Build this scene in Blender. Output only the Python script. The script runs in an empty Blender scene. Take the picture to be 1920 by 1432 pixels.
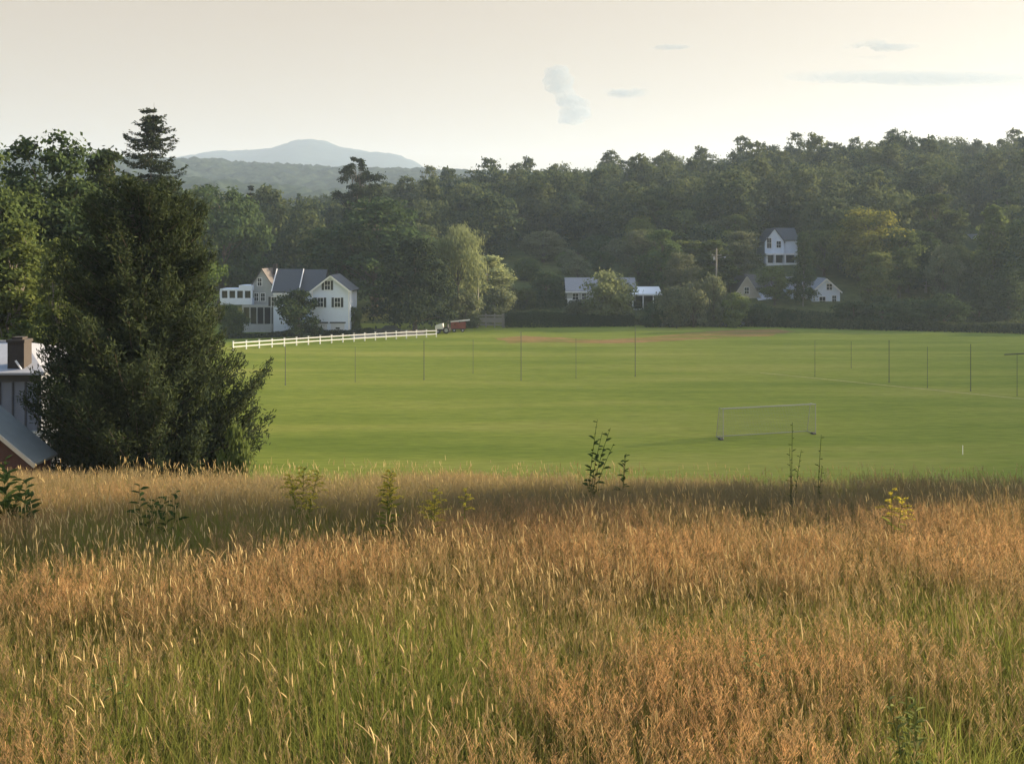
import bpy, math, random
import numpy as np
from mathutils import Vector

random.seed(11)
RNG = np.random.default_rng(7)
SC = bpy.context.scene
COL = SC.collection
PI = math.pi

# ------------------------------------------------------------------ frame
# camera at (0,0,H) looking along +Y; at distance d one photo pixel is d/F metres
H, F, CX, HY = 15.5, 1920.0, 960.0, 458.0


def X(px, d):
    return (px - CX) / F * d


def ZP(py, d):
    return H + (HY - py) / F * d


SUN_AZ, SUN_EL = math.radians(68), math.radians(16)      # azimuth from +Y towards +X


# ------------------------------------------------------------------ noise
def _hash(ix, iy, seed):
    h = (ix.astype(np.int64) * 374761393 + iy.astype(np.int64) * 668265263 + seed * 974634777) & 0xFFFFFFFF
    h = ((h ^ (h >> 13)) * 1274126177) & 0xFFFFFFFF
    return ((h ^ (h >> 16)) & 0xFFFF) / 65535.0


def vnoise(x, y, scale, seed=0):
    x = np.asarray(x, float) / scale
    y = np.asarray(y, float) / scale
    ix, iy = np.floor(x), np.floor(y)
    fx, fy = x - ix, y - iy
    fx = fx * fx * (3 - 2 * fx)
    fy = fy * fy * (3 - 2 * fy)
    a, b = _hash(ix, iy, seed), _hash(ix + 1, iy, seed)
    c, d = _hash(ix, iy + 1, seed), _hash(ix + 1, iy + 1, seed)
    return (a * (1 - fx) + b * fx) * (1 - fy) + (c * (1 - fx) + d * fx) * fy


def fbm(x, y, scale, seed=0, octv=4):
    s, a, t = 0.0, 1.0, 0.0
    for k in range(octv):
        s = s + a * vnoise(x, y, scale / 2 ** k, seed + 17 * k)
        t += a
        a *= 0.5
    return s / t


# ------------------------------------------------------------------ terrain
_ys = np.arange(-60, 240, 0.25)
_prof = np.interp(_ys, [-60, 0, 6, 11.3, 13.2, 16, 20, 30, 40, 50, 58, 63, 240],
                  [16.9, 12.85, 12.44, 12.09, 11.93, 11.25, 9.9, 6.6, 3.4, 1.0, 0.15, 0, 0])
_k = np.exp(-0.5 * (np.arange(-12, 13) / 4.0) ** 2)
_prof = np.convolve(np.pad(_prof, 12, mode='edge'), _k / _k.sum(), 'valid')
_RPX = [-900, -300, 0, 300, 500, 640, 720, 850, 1000, 1150, 1300, 1450, 1600, 1750, 1900, 2300, 3000]
_RZ = [14, 18, 19, 21, 21, 22, 26, 31.5, 37.5, 37, 41, 46, 48.5, 50.5, 49, 47, 43]


def hill_height(x, y):
    x = np.asarray(x, float)
    y = np.asarray(y, float)
    yy = np.maximum(y, 50)
    R = np.interp(x / yy * F + CX, _RPX, _RZ)
    t = np.clip((y - 197) / 233.0, 0, 1)
    z = R * t ** 0.85
    fall = np.clip((y - 470) / 500.0, 0, 1)
    return z * (1 - fall * fall * (3 - 2 * fall))


def ground_z(x, y):
    x = np.asarray(x, float)
    y = np.asarray(y, float)
    z = np.interp(y, _ys, _prof)
    w = np.clip((26 - y) / 12.0, 0, 1)
    z = z + w * (-0.006 * np.clip(x, -30, 30) + 0.10 * (vnoise(x, y, 3.1, 5) - 0.5))
    return z + hill_height(x, y)


def gz(x, y):
    return float(ground_z(np.array([x]), np.array([y]))[0])


# ------------------------------------------------------------------ objects
def link(ob, parent=None):
    COL.objects.link(ob)
    if parent is not None:
        ob.parent = parent
    return ob


def tag(ob, label=None, cat=None, group=None, kind=None):
    if label:
        ob['label'] = label
    if cat:
        ob['category'] = cat
    if group:
        ob['group'] = group
    if kind:
        ob['kind'] = kind
    return ob


def thing(name, label, cat, loc=(0, 0, 0), rz=0.0, group=None):
    o = bpy.data.objects.new(name, None)
    o.empty_display_size = 0.3
    link(o)
    o.location = loc
    o.rotation_euler = (0, 0, rz)
    return tag(o, label, cat, group)


def copy_tree(root, label, group=None, loc=None, rz=None, scale=None, mats=None):
    r = root.copy()
    COL.objects.link(r)
    r['label'] = label
    if group:
        r['group'] = group
    elif 'group' in r:
        del r['group']
    if loc is not None:
        r.location = loc
    if rz is not None:
        r.rotation_euler = (0, 0, rz)
    if scale is not None:
        r.scale = scale
    for ch in list(root.children):
        c = ch.copy()
        COL.objects.link(c)
        c.parent = r
        if mats and ch.name.split('.')[0] in mats:
            c.material_slots[0].link = 'OBJECT'
            c.material_slots[0].material = mats[ch.name.split('.')[0]]
        for g in list(ch.children):
            k = g.copy()
            COL.objects.link(k)
            k.parent = c
    return r


def mesh_np(name, V, Fq, mats, tint=None, mi=None, smooth=False):
    """V (n,3) verts, Fq (m,k) faces of k corners"""
    me = bpy.data.meshes.new(name)
    V = np.ascontiguousarray(V, dtype=np.float32)
    Fq = np.ascontiguousarray(Fq, dtype=np.int32)
    m, k = Fq.shape
    me.vertices.add(len(V))
    me.vertices.foreach_set('co', V.ravel())
    me.loops.add(m * k)
    me.loops.foreach_set('vertex_index', Fq.ravel())
    me.polygons.add(m)
    me.polygons.foreach_set('loop_start', np.arange(0, m * k, k, dtype=np.int32))
    me.polygons.foreach_set('loop_total', np.full(m, k, dtype=np.int32))
    for mt in (mats if isinstance(mats, (list, tuple)) else [mats]):
        me.materials.append(mt)
    if mi is not None:
        me.polygons.foreach_set('material_index', np.ascontiguousarray(mi, dtype=np.int32))
    if tint is not None:
        a = me.attributes.new('tint', 'FLOAT', 'FACE')
        a.data.foreach_set('value', np.ascontiguousarray(tint, dtype=np.float32))
    if smooth:
        me.polygons.foreach_set('use_smooth', np.ones(m, dtype=bool))
    me.update(calc_edges=True)
    return me


def quads_mesh(name, Q, mats, tint=None, mi=None, smooth=False):
    Q = Q.reshape(-1, 4, 3)
    return mesh_np(name, Q.reshape(-1, 3), np.arange(len(Q) * 4).reshape(-1, 4), mats, tint, mi, smooth)


def obj(name, me, parent=None):
    return link(bpy.data.objects.new(name, me), parent)


class MB:
    """collects solids for one mesh"""

    def __init__(self):
        self.v, self.f = [], []

    def add(self, vs, fs):
        o = len(self.v)
        self.v += [tuple(p) for p in vs]
        self.f += [tuple(i + o for i in q) for q in fs]
        return self

    def box(self, x0, x1, y0, y1, z0, z1):
        vs = [(x0, y0, z0), (x1, y0, z0), (x1, y1, z0), (x0, y1, z0), (x0, y0, z1), (x1, y0, z1), (x1, y1, z1), (x0, y1, z1)]
        return self.add(vs, [(3, 2, 1, 0), (4, 5, 6, 7), (0, 1, 5, 4), (1, 2, 6, 5), (2, 3, 7, 6), (3, 0, 4, 7)])

    def bar(self, a, b, w, h=None):
        a, b = Vector(a), Vector(b)
        d = (b - a).normalized()
        up = Vector((0, 0, 1)) if abs(d.z) < 0.95 else Vector((0, 1, 0))
        s = d.cross(up).normalized() * (w / 2)
        u = s.cross(d).normalized() * ((h or w) / 2)
        vs = [a - s - u, a + s - u, a + s + u, a - s + u, b - s - u, b + s - u, b + s + u, b - s + u]
        return self.add(vs, [(0, 1, 2, 3), (7, 6, 5, 4), (0, 4, 5, 1), (1, 5, 6, 2), (2, 6, 7, 3), (3, 7, 4, 0)])

    def prism(self, poly, y0, y1):
        """poly in x,z, extruded along y"""
        n = len(poly)
        vs = [(p[0], y0, p[1]) for p in poly] + [(p[0], y1, p[1]) for p in poly]
        fs = [tuple(range(n)), tuple(range(2 * n - 1, n - 1, -1))]
        fs += [((i + 1) % n, i, i + n, (i + 1) % n + n) for i in range(n)]
        return self.add(vs, fs)

    def prism_x(self, poly, x0, x1):
        """poly in y,z, extruded along x"""
        n = len(poly)
        vs = [(x0, p[0], p[1]) for p in poly] + [(x1, p[0], p[1]) for p in poly]
        fs = [tuple(range(n - 1, -1, -1)), tuple(range(n, 2 * n))]
        fs += [(i, (i + 1) % n, (i + 1) % n + n, i + n) for i in range(n)]
        return self.add(vs, fs)

    def cyl(self, a, b, r0, r1=None, n=10):
        a, b = Vector(a), Vector(b)
        r1 = r0 if r1 is None else r1
        d = (b - a).normalized()
        up = Vector((0, 0, 1)) if abs(d.z) < 0.95 else Vector((1, 0, 0))
        s = d.cross(up).normalized()
        u = s.cross(d)
        vs = []
        for c, r in ((a, r0), (b, r1)):
            vs += [c + s * r * math.cos(2 * PI * k / n) + u * r * math.sin(2 * PI * k / n) for k in range(n)]
        fs = [tuple(range(n)), tuple(range(2 * n - 1, n - 1, -1))]
        fs += [((k + 1) % n, k, k + n, (k + 1) % n + n) for k in range(n)]
        return self.add(vs, fs)

    def build(self, name, mat, parent=None, bevel=0.0):
        me = bpy.data.meshes.new(name)
        me.from_pydata(self.v, [], self.f)
        me.materials.append(mat)
        me.validate()
        o = obj(name, me, parent)
        if bevel:
            m = o.modifiers.new('edge', 'BEVEL')
            m.width = bevel
            m.segments = 1
        return o


# ------------------------------------------------------------------ materials
def new_mat(name):
    m = bpy.data.materials.new(name)
    m.use_nodes = True
    nt = m.node_tree
    nt.nodes.clear()
    out = nt.nodes.new('ShaderNodeOutputMaterial')
    return m, nt, out


def N(nt, typ, **kw):
    n = nt.nodes.new(typ)
    for k, v in kw.items():
        setattr(n, k, v)
    return n


def mixc(nt, fac, a, b, blend='MIX'):
    n = N(nt, 'ShaderNodeMix', data_type='RGBA', blend_type=blend)
    for i, s in ((0, fac), (6, a), (7, b)):
        if hasattr(s, 'is_linked') or hasattr(s, 'links'):
            nt.links.new(s, n.inputs[i])
        else:
            n.inputs[i].default_value = s if i == 0 else (*s[:3], 1)
    return n.outputs[2]


def noise_tex(nt, scale, detail=4, vec=None, rough=0.6):
    n = N(nt, 'ShaderNodeTexNoise')
    n.inputs['Scale'].default_value = scale
    n.inputs['Detail'].default_value = detail
    n.inputs['Roughness'].default_value = rough
    if vec is not None:
        nt.links.new(vec, n.inputs['Vector'])
    return n.outputs['Fac']


def ramp(nt, fac, stops):
    r = N(nt, 'ShaderNodeValToRGB')
    e = r.color_ramp.elements
    while len(e) < len(stops):
        e.new(0.5)
    for el, (p, c) in zip(e, stops):
        el.position = p
        el.color = (*c, 1) if len(c) == 3 else c
    nt.links.new(fac, r.inputs[0])
    return r.outputs[0]


def paint(name, col, rough=0.6, var=0.15, scale=3.0, metal=0.0, bump=0.0, stretch=(1, 1, 1)):
    m, nt, out = new_mat(name)
    b = N(nt, 'ShaderNodeBsdfPrincipled')
    tc = N(nt, 'ShaderNodeTexCoord')
    mp = N(nt, 'ShaderNodeMapping')
    mp.inputs['Scale'].default_value = stretch
    nt.links.new(tc.outputs['Object'], mp.inputs[0])
    n = noise_tex(nt, scale, 5, mp.outputs[0])
    c = mixc(nt, n, [v * (1 - var) for v in col], [min(1, v * (1 + var)) for v in col])
    nt.links.new(c, b.inputs['Base Color'])
    b.inputs['Roughness'].default_value = rough
    b.inputs['Metallic'].default_value = metal
    if bump:
        bp = N(nt, 'ShaderNodeBump')
        bp.inputs['Strength'].default_value = bump
        nt.links.new(n, bp.inputs['Height'])
        nt.links.new(bp.outputs[0], b.inputs['Normal'])
    nt.links.new(b.outputs[0], out.inputs[0])
    return m


def leaf_mat(name, dark, light, transl=0.35, obj_var=0.25, rough=0.55):
    """thin leaves: diffuse and translucent, tint attribute runs dark -> light"""
    m, nt, out = new_mat(name)
    at = N(nt, 'ShaderNodeAttribute', attribute_name='tint')
    c = mixc(nt, at.outputs['Fac'], dark, light)
    oi = N(nt, 'ShaderNodeObjectInfo')
    hsv = N(nt, 'ShaderNodeHueSaturation')
    mr = N(nt, 'ShaderNodeMapRange')
    mr.inputs['To Min'].default_value = 1 - obj_var
    mr.inputs['To Max'].default_value = 1 + obj_var
    nt.links.new(oi.outputs['Random'], mr.inputs['Value'])
    nt.links.new(mr.outputs[0], hsv.inputs['Value'])
    m2 = N(nt, 'ShaderNodeMapRange')
    m2.inputs['To Min'].default_value = 0.5 - 0.05 * obj_var
    m2.inputs['To Max'].default_value = 0.5 + 0.05 * obj_var
    sw = N(nt, 'ShaderNodeMath', operation='FRACT')
    ml = N(nt, 'ShaderNodeMath', operation='MULTIPLY')
    ml.inputs[1].default_value = 7.31
    nt.links.new(oi.outputs['Random'], ml.inputs[0])
    nt.links.new(ml.outputs[0], sw.inputs[0])
    nt.links.new(sw.outputs[0], m2.inputs['Value'])
    nt.links.new(m2.outputs[0], hsv.inputs['Hue'])
    nt.links.new(c, hsv.inputs['Color'])
    d = N(nt, 'ShaderNodeBsdfDiffuse')
    t = N(nt, 'ShaderNodeBsdfTranslucent')
    nt.links.new(hsv.outputs[0], d.inputs[0])
    nt.links.new(hsv.outputs[0], t.inputs[0])
    mx = N(nt, 'ShaderNodeMixShader')
    mx.inputs[0].default_value = transl
    nt.links.new(d.outputs[0], mx.inputs[1])
    nt.links.new(t.outputs[0], mx.inputs[2])
    nt.links.new(mx.outputs[0], out.inputs[0])
    return m


def ground_mat(name, stops, scale, fine=None, stretch=(1, 1, 1), bump=0.0, rough=0.95):
    m, nt, out = new_mat(name)
    tc = N(nt, 'ShaderNodeTexCoord')
    mp = N(nt, 'ShaderNodeMapping')
    mp.inputs['Scale'].default_value = stretch
    nt.links.new(tc.outputs['Object'], mp.inputs[0])
    n1 = noise_tex(nt, scale, 8, mp.outputs[0], 0.65)
    c = ramp(nt, n1, stops)
    if fine:
        n2 = noise_tex(nt, fine, 6, mp.outputs[0], 0.7)
        k = ramp(nt, n2, [(0.3, (0.72, 0.74, 0.7)), (0.7, (1.22, 1.2, 1.18))])
        c = mixc(nt, 1.0, c, k, 'MULTIPLY')
    b = N(nt, 'ShaderNodeBsdfDiffuse')
    b.inputs['Roughness'].default_value = rough
    nt.links.new(c, b.inputs[0])
    nt.links.new(b.outputs[0], out.inputs[0])
    return m


M = {}
M['white'] = paint('white_clapboard_paint', (0.66, 0.72, 0.81), 0.6, 0.08, 2.0)
M['white_trim'] = paint('white_trim_paint', (0.8, 0.8, 0.79), 0.5, 0.05, 3.0)
M['grey_wall'] = paint('weathered_grey_clapboard', (0.36, 0.37, 0.36), 0.7, 0.2, 1.5)
M['cream_wall'] = paint('cream_paint', (0.5, 0.46, 0.38), 0.7, 0.15, 2.0)
M['slate'] = paint('dark_roof_shingle', (0.055, 0.06, 0.068), 0.75, 0.3, 6.0)
M['brown_roof'] = paint('brown_roof_shingle', (0.075, 0.066, 0.062), 0.8, 0.3, 6.0)
M['grey_roof'] = paint('pale_grey_roof_shingle', (0.22, 0.22, 0.23), 0.75, 0.2, 4.0)
M['metal_roof'] = paint('standing_seam_metal', (0.15, 0.165, 0.185), 0.75, 0.18, 1.2)
M['shed_roof'] = paint('dull_grey_shed_roof', (0.20, 0.215, 0.20), 0.95, 0.2, 2.0)
M['bright_metal'] = paint('bright_sheet_metal', (0.30, 0.31, 0.33), 0.6, 0.2, 1.0)
M['barn_wall'] = paint('blue_grey_barn_boards', (0.17, 0.19, 0.225), 0.8, 0.22, 1.0, stretch=(2, 2, 0.5))
M['red_wood'] = paint('faded_red_boards', (0.075, 0.032, 0.026), 0.8, 0.3, 2.0, stretch=(6, 6, 0.6))
M['brick'] = paint('dark_brown_brick', (0.034, 0.027, 0.023), 0.85, 0.35, 9.0)
M['glass'] = paint('dark_window_glass', (0.02, 0.024, 0.03), 0.08, 0.2, 1.0)
M['shutter'] = paint('black_green_shutter', (0.018, 0.024, 0.026), 0.55, 0.1, 4.0)
M['lintel'] = paint('dark_door_trim', (0.06, 0.07, 0.075), 0.6, 0.1, 4.0)
M['garage'] = paint('pale_garage_door', (0.6, 0.61, 0.61), 0.6, 0.06, 2.0)
M['fence_white'] = paint('white_rail_paint', (0.68, 0.69, 0.68), 0.55, 0.05, 2.0)
M['grey_wood'] = paint('weathered_fence_wood', (0.24, 0.225, 0.2), 0.85, 0.2, 2.0)
M['pole_wood'] = paint('utility_pole_wood', (0.27, 0.25, 0.22), 0.85, 0.2, 2.0)
M['pole_dark'] = paint('dark_green_steel', (0.035, 0.045, 0.03), 0.6, 0.1, 3.0)
M['goal_white'] = paint('goal_white_enamel', (0.22, 0.225, 0.20), 0.4, 0.04, 2.0)
M['net'] = paint('pale_net_cord', (0.22, 0.225, 0.20), 0.8, 0.05, 2.0)
M['black'] = paint('black_rubber', (0.015, 0.015, 0.014), 0.7, 0.2, 5.0)
M['white_veh'] = paint('white_vehicle_paint', (0.8, 0.8, 0.78), 0.35, 0.03, 2.0)
M['red_veh'] = paint('red_wagon_paint', (0.22, 0.05, 0.035), 0.6, 0.2, 3.0)
M['blue_car'] = paint('dark_blue_car_paint', (0.035, 0.045, 0.085), 0.25, 0.05, 2.0)
M['dark_car'] = paint('charcoal_car_paint', (0.03, 0.032, 0.035), 0.25, 0.05, 2.0)
M['bark'] = paint('tree_bark', (0.085, 0.066, 0.05), 0.9, 0.35, 4.0, bump=0.4, stretch=(3, 3, 0.6))
M['pale_bark'] = paint('pale_grey_bark', (0.16, 0.145, 0.125), 0.9, 0.3, 4.0, stretch=(3, 3, 0.6))
M['bulb'] = paint('grey_transformer_steel', (0.3, 0.31, 0.32), 0.5, 0.1, 2.0)

# foliage: base colours 0.03..0.16
M['leaf_mid'] = leaf_mat('leaf_mid_green', (0.044, 0.070, 0.028), (0.105, 0.14, 0.046), 0.42)
M['leaf_dark'] = leaf_mat('leaf_dark_green', (0.030, 0.050, 0.024), (0.068, 0.096, 0.036))
M['leaf_light'] = leaf_mat('leaf_light_green', (0.075, 0.105, 0.032), (0.15, 0.18, 0.055), 0.4)
M['leaf_willow'] = leaf_mat('leaf_willow', (0.15, 0.18, 0.08), (0.275, 0.305, 0.14), 0.42)
M['leaf_grey'] = leaf_mat('leaf_grey_green', (0.10, 0.12, 0.065), (0.19, 0.205, 0.105), 0.42)
M['leaf_yellow'] = leaf_mat('leaf_yellow_green', (0.085, 0.10, 0.025), (0.20, 0.19, 0.04), 0.45)
M['needle'] = leaf_mat('needle_dark', (0.020, 0.030, 0.017), (0.044, 0.060, 0.026), 0.2)
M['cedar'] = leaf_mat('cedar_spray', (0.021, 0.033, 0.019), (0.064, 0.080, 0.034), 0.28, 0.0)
M['forest'] = leaf_mat('forest_leaf', (0.024, 0.046, 0.029), (0.105, 0.126, 0.052), 0.35, 0.0)
M['leaf_black'] = leaf_mat('leaf_near_black_green', (0.013, 0.021, 0.013), (0.032, 0.044, 0.021), 0.2)  # the dense round tree's own very dark green
M['brush'] = leaf_mat('brush_leaf', (0.030, 0.046, 0.024), (0.10, 0.115, 0.045), 0.35, 0.0)
M['weed'] = leaf_mat('weed_leaf', (0.035, 0.06, 0.02), (0.075, 0.11, 0.035), 0.35, 0.15)
M['weed_pale'] = leaf_mat('pale_weed_leaf', (0.10, 0.14, 0.04), (0.24, 0.26, 0.10), 0.4, 0.1)
M['golden'] = leaf_mat('goldenrod_bloom', (0.40, 0.34, 0.05), (0.62, 0.53, 0.09), 0.4, 0.05)
M['golden_leaf'] = leaf_mat('goldenrod_leaf', (0.10, 0.13, 0.03), (0.20, 0.22, 0.05), 0.4, 0.05)

# ------------------------------------------------------------------ ground sheets
M['meadow'] = ground_mat('meadow_thatch', [(0.3, (0.12, 0.10, 0.045)), (0.6, (0.17, 0.145, 0.06))], 1.2, 14.0)
M['field'] = ground_mat('mown_field_grass', [(0.30, (0.110, 0.150, 0.027)), (0.5, (0.164, 0.198, 0.039)), (0.68, (0.228, 0.235, 0.060))],
                        0.045, 1.1, stretch=(0.45, 2.4, 1))
M['hill'] = ground_mat('rough_hill_grass', [(0.35, (0.055, 0.070, 0.028)), (0.65, (0.12, 0.13, 0.05))], 0.05, 0.6)
M['dirt'] = ground_mat('infield_clay', [(0.38, (0.15, 0.165, 0.04)), (0.5, (0.24, 0.165, 0.065)), (0.7, (0.30, 0.175, 0.085))], 0.10, 0.8, stretch=(0.5, 2, 1))
M['gravel'] = ground_mat('driveway_gravel', [(0.3, (0.24, 0.23, 0.20)), (0.7, (0.34, 0.32, 0.28))], 0.4, 4.0)
M['worn'] = ground_mat('worn_pale_grass', [(0.3, (0.26, 0.24, 0.10)), (0.7, (0.36, 0.32, 0.15))], 0.4, 2.0)


def fan(name, ys, mat, us, kind='structure', dz=0.0):
    ys = np.asarray(ys, float)
    us = np.asarray(us, float)
    YY, UU = np.meshgrid(ys, us, indexing='ij')
    XX = UU * (np.abs(YY) + 18)
    ZZ = ground_z(XX.ravel(), YY.ravel()) + dz
    V = np.stack([XX.ravel(), YY.ravel(), ZZ], 1)
    ny, nu = len(ys), len(us)
    i = np.arange((ny - 1) * nu).reshape(ny - 1, nu)[:, :-1].ravel()
    Fq = np.stack([i, i + 1, i + nu + 1, i + nu], 1)
    o = obj(name, mesh_np(name, V, Fq, mat, smooth=True))
    return tag(o, kind=kind)


US = np.linspace(-1.35, 1.35, 109)
fan('meadow_ground', list(np.arange(-20, 22, 0.5)) + list(np.arange(22, 59, 1.5)), M['meadow'], US)
fan('playing_field', list(np.arange(58, 198.1, 5)), M['field'], US)
fan('hillside', list(np.arange(198, 480, 6)) + list(np.arange(480, 1000, 20)) + [1000, 1200, 1500, 2000, 3000, 4300], M['hill'], US)


def sheet(name, pts, mat, z=0.02, jag=0.0):
    """flat ground sheet from an outline of (x, y)"""
    out = []
    for i in range(len(pts)):
        a, b = Vector(pts[i]), Vector(pts[(i + 1) % len(pts)])
        n = max(1, int((b - a).length / 1.5)) if jag else 1
        for k in range(n):
            p = a.lerp(b, k / n)
            if jag:
                p = p + Vector((random.uniform(-jag, jag), random.uniform(-jag, jag)))
            out.append((p.x, p.y, gz(p.x, p.y) + z))
    me = bpy.data.meshes.new(name)
    me.from_pydata(out, [], [tuple(range(len(out)))])
    me.materials.append(mat)
    return tag(obj(name, me), kind='structure')


def gp(px, py):
    d = F * H / (py - HY)
    return (X(px, d), d)


sheet('infield_dirt', [gp(*p) for p in ((925, 634), (985, 630), (1060, 634), (1140, 637), (1215, 632), (1290, 624), (1380, 618.5), (1462, 617),
                                        (1490, 622), (1440, 630), (1330, 635), (1235, 641), (1150, 644), (1050, 642), (960, 643))], M['dirt'], 0.02, 0.5)
_a, _b = gp(1425, 699), gp(2050, 761)
sheet('worn_track', [(_a[0], _a[1] - 0.25), (_b[0], _b[1] - 0.30), (_b[0], _b[1] + 0.30), (_a[0], _a[1] + 0.25)], M['worn'], 0.02)
sheet('driveway', [gp(*p) for p in ((655, 622), (800, 618), (792, 628), (660, 634))], M['gravel'], 0.02, 0.2)


# ------------------------------------------------------------------ far hills
def ridge(name, pxs, pys, d, depth, mat, x0, x1, step, bump, bscale, seed, kind='structure', back=1.0):
    """a wooded ridge with its crest at distance d following (pxs, pys), falling away front and back"""
    xs = np.arange(x0, x1 + 1, step)
    ys = np.concatenate([np.arange(d - depth, d + 0.1, step * 1.3), d + np.array([0.1, 0.25, 0.5, 0.8, 1.0]) * depth * back])
    YY, XX = np.meshgrid(ys, xs, indexing='ij')
    crest = ZP(np.interp(XX / d * F + CX, pxs, pys), d)
    t = np.clip(1 - np.abs(YY - d) / np.where(YY < d, depth, depth * back), 0, 1)
    prof = np.sin(t * PI / 2) ** 1.1
    Z = crest * prof
    Z = Z + bump * (vnoise(XX, YY, bscale, seed) + 0.6 * vnoise(XX, YY, bscale * 0.45, seed + 3) - 0.8) * np.clip(t * 6, 0, 1)
    Z = Z + crest * 0.10 * (fbm(XX, YY, depth * 0.35, seed + 9) - 0.5) * (1 - prof ** 4) * np.clip(t * 6, 0, 1) * 2
    V = np.stack([XX.ravel(), YY.ravel(), Z.ravel() - 0.5], 1)
    ny, nx = len(ys), len(xs)
    i = np.arange((ny - 1) * nx).reshape(ny - 1, nx)[:, :-1].ravel()
    o = obj(name, mesh_np(name, V, np.stack([i, i + 1, i + nx + 1, i + nx], 1), mat))
    return tag(o, kind=kind)


M['hill_wood'] = ground_mat('distant_woodland', [(0.35, (0.022, 0.038, 0.030)), (0.65, (0.045, 0.066, 0.042))], 0.03, 0.12)
M['mountain'] = ground_mat('mountain_woodland', [(0.35, (0.020, 0.034, 0.034)), (0.65, (0.034, 0.050, 0.046))], 0.004, 0.02)
ridge('wooded_hill', [-800, -200, 0, 100, 230, 340, 420, 520, 620, 720, 830, 950, 1400], [300, 285, 286, 291, 300, 304, 306, 314, 320, 323, 326, 330, 360],
      1500, 650, M['hill_wood'], -1300, 320, 4.5, 9.0, 10.0, 3)
ridge('lower_wooded_hill', [-800, 0, 330, 420, 520, 600, 700, 900, 1100], [345, 340, 336, 341, 352, 361, 368, 378, 400],
      950, 300, M['hill_wood'], -800, 60, 4.0, 8.0, 10.0, 5)
ridge('mountain', [-900, -200, 200, 335, 375, 420, 470, 520, 550, 572, 598, 615, 640, 680, 715, 745, 775, 805, 850, 1100],
      [420, 370, 318, 300, 293, 286, 284, 282, 272, 265, 263.5, 266, 277, 285, 288, 291, 303, 321, 338, 400],
      3500, 900, M['mountain'], -3100, 560, 14, 7.0, 34.0, 8, back=0.6)


# ------------------------------------------------------------------ plants: building blocks
def unit(v):
    return v / np.maximum(np.linalg.norm(v, axis=-1, keepdims=True), 1e-9)


def leaf_quads(c, nrm, a, b, rng, axis=None):
    """rhombus leaves at c, facing nrm, half length a, half width b; axis: preferred long direction"""
    nrm = unit(nrm)
    r = rng.normal(size=c.shape) if axis is None else axis + 0.25 * rng.normal(size=c.shape)
    u = unit(r - nrm * (r * nrm).sum(-1, keepdims=True))
    v = np.cross(nrm, u)
    a = np.broadcast_to(np.asarray(a, float).reshape(-1, 1), (len(c), 1))
    b = np.broadcast_to(np.asarray(b, float).reshape(-1, 1), (len(c), 1))
    return np.stack([c + u * a, c + v * b + u * a * 0.15, c - u * a, c - v * b + u * a * 0.15], 1)


def tube(pts, rad, n=6):
    pts = np.asarray(pts, float)
    rad = np.asarray(rad, float)
    t = unit(np.gradient(pts, axis=0))
    ref = np.where(np.abs(t[:, 2:3]) < 0.9, np.array([[0, 0, 1.0]]), np.array([[1.0, 0, 0]]))
    s = unit(np.cross(t, ref))
    u = np.cross(s, t)
    ang = np.arange(n + 1) / n * 2 * PI
    ring = pts[:, None, :] + rad[:, None, None] * (np.cos(ang)[None, :, None] * s[:, None, :] + np.sin(ang)[None, :, None] * u[:, None, :])
    return np.stack([ring[:-1, :-1], ring[:-1, 1:], ring[1:, 1:], ring[1:, :-1]], 2).reshape(-1, 4, 3)


def curve_pts(a, b, sag, n=6, rng=RNG, wob=0.03):
    a, b = np.asarray(a, float), np.asarray(b, float)
    t = np.linspace(0, 1, n)[:, None]
    p = a + (b - a) * t
    p[:, 2] += sag * (t[:, 0] * (1 - t[:, 0])) * 4
    L = np.linalg.norm(b - a)
    p[1:-1] += rng.normal(size=(n - 2, 3)) * wob * L
    return p


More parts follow.
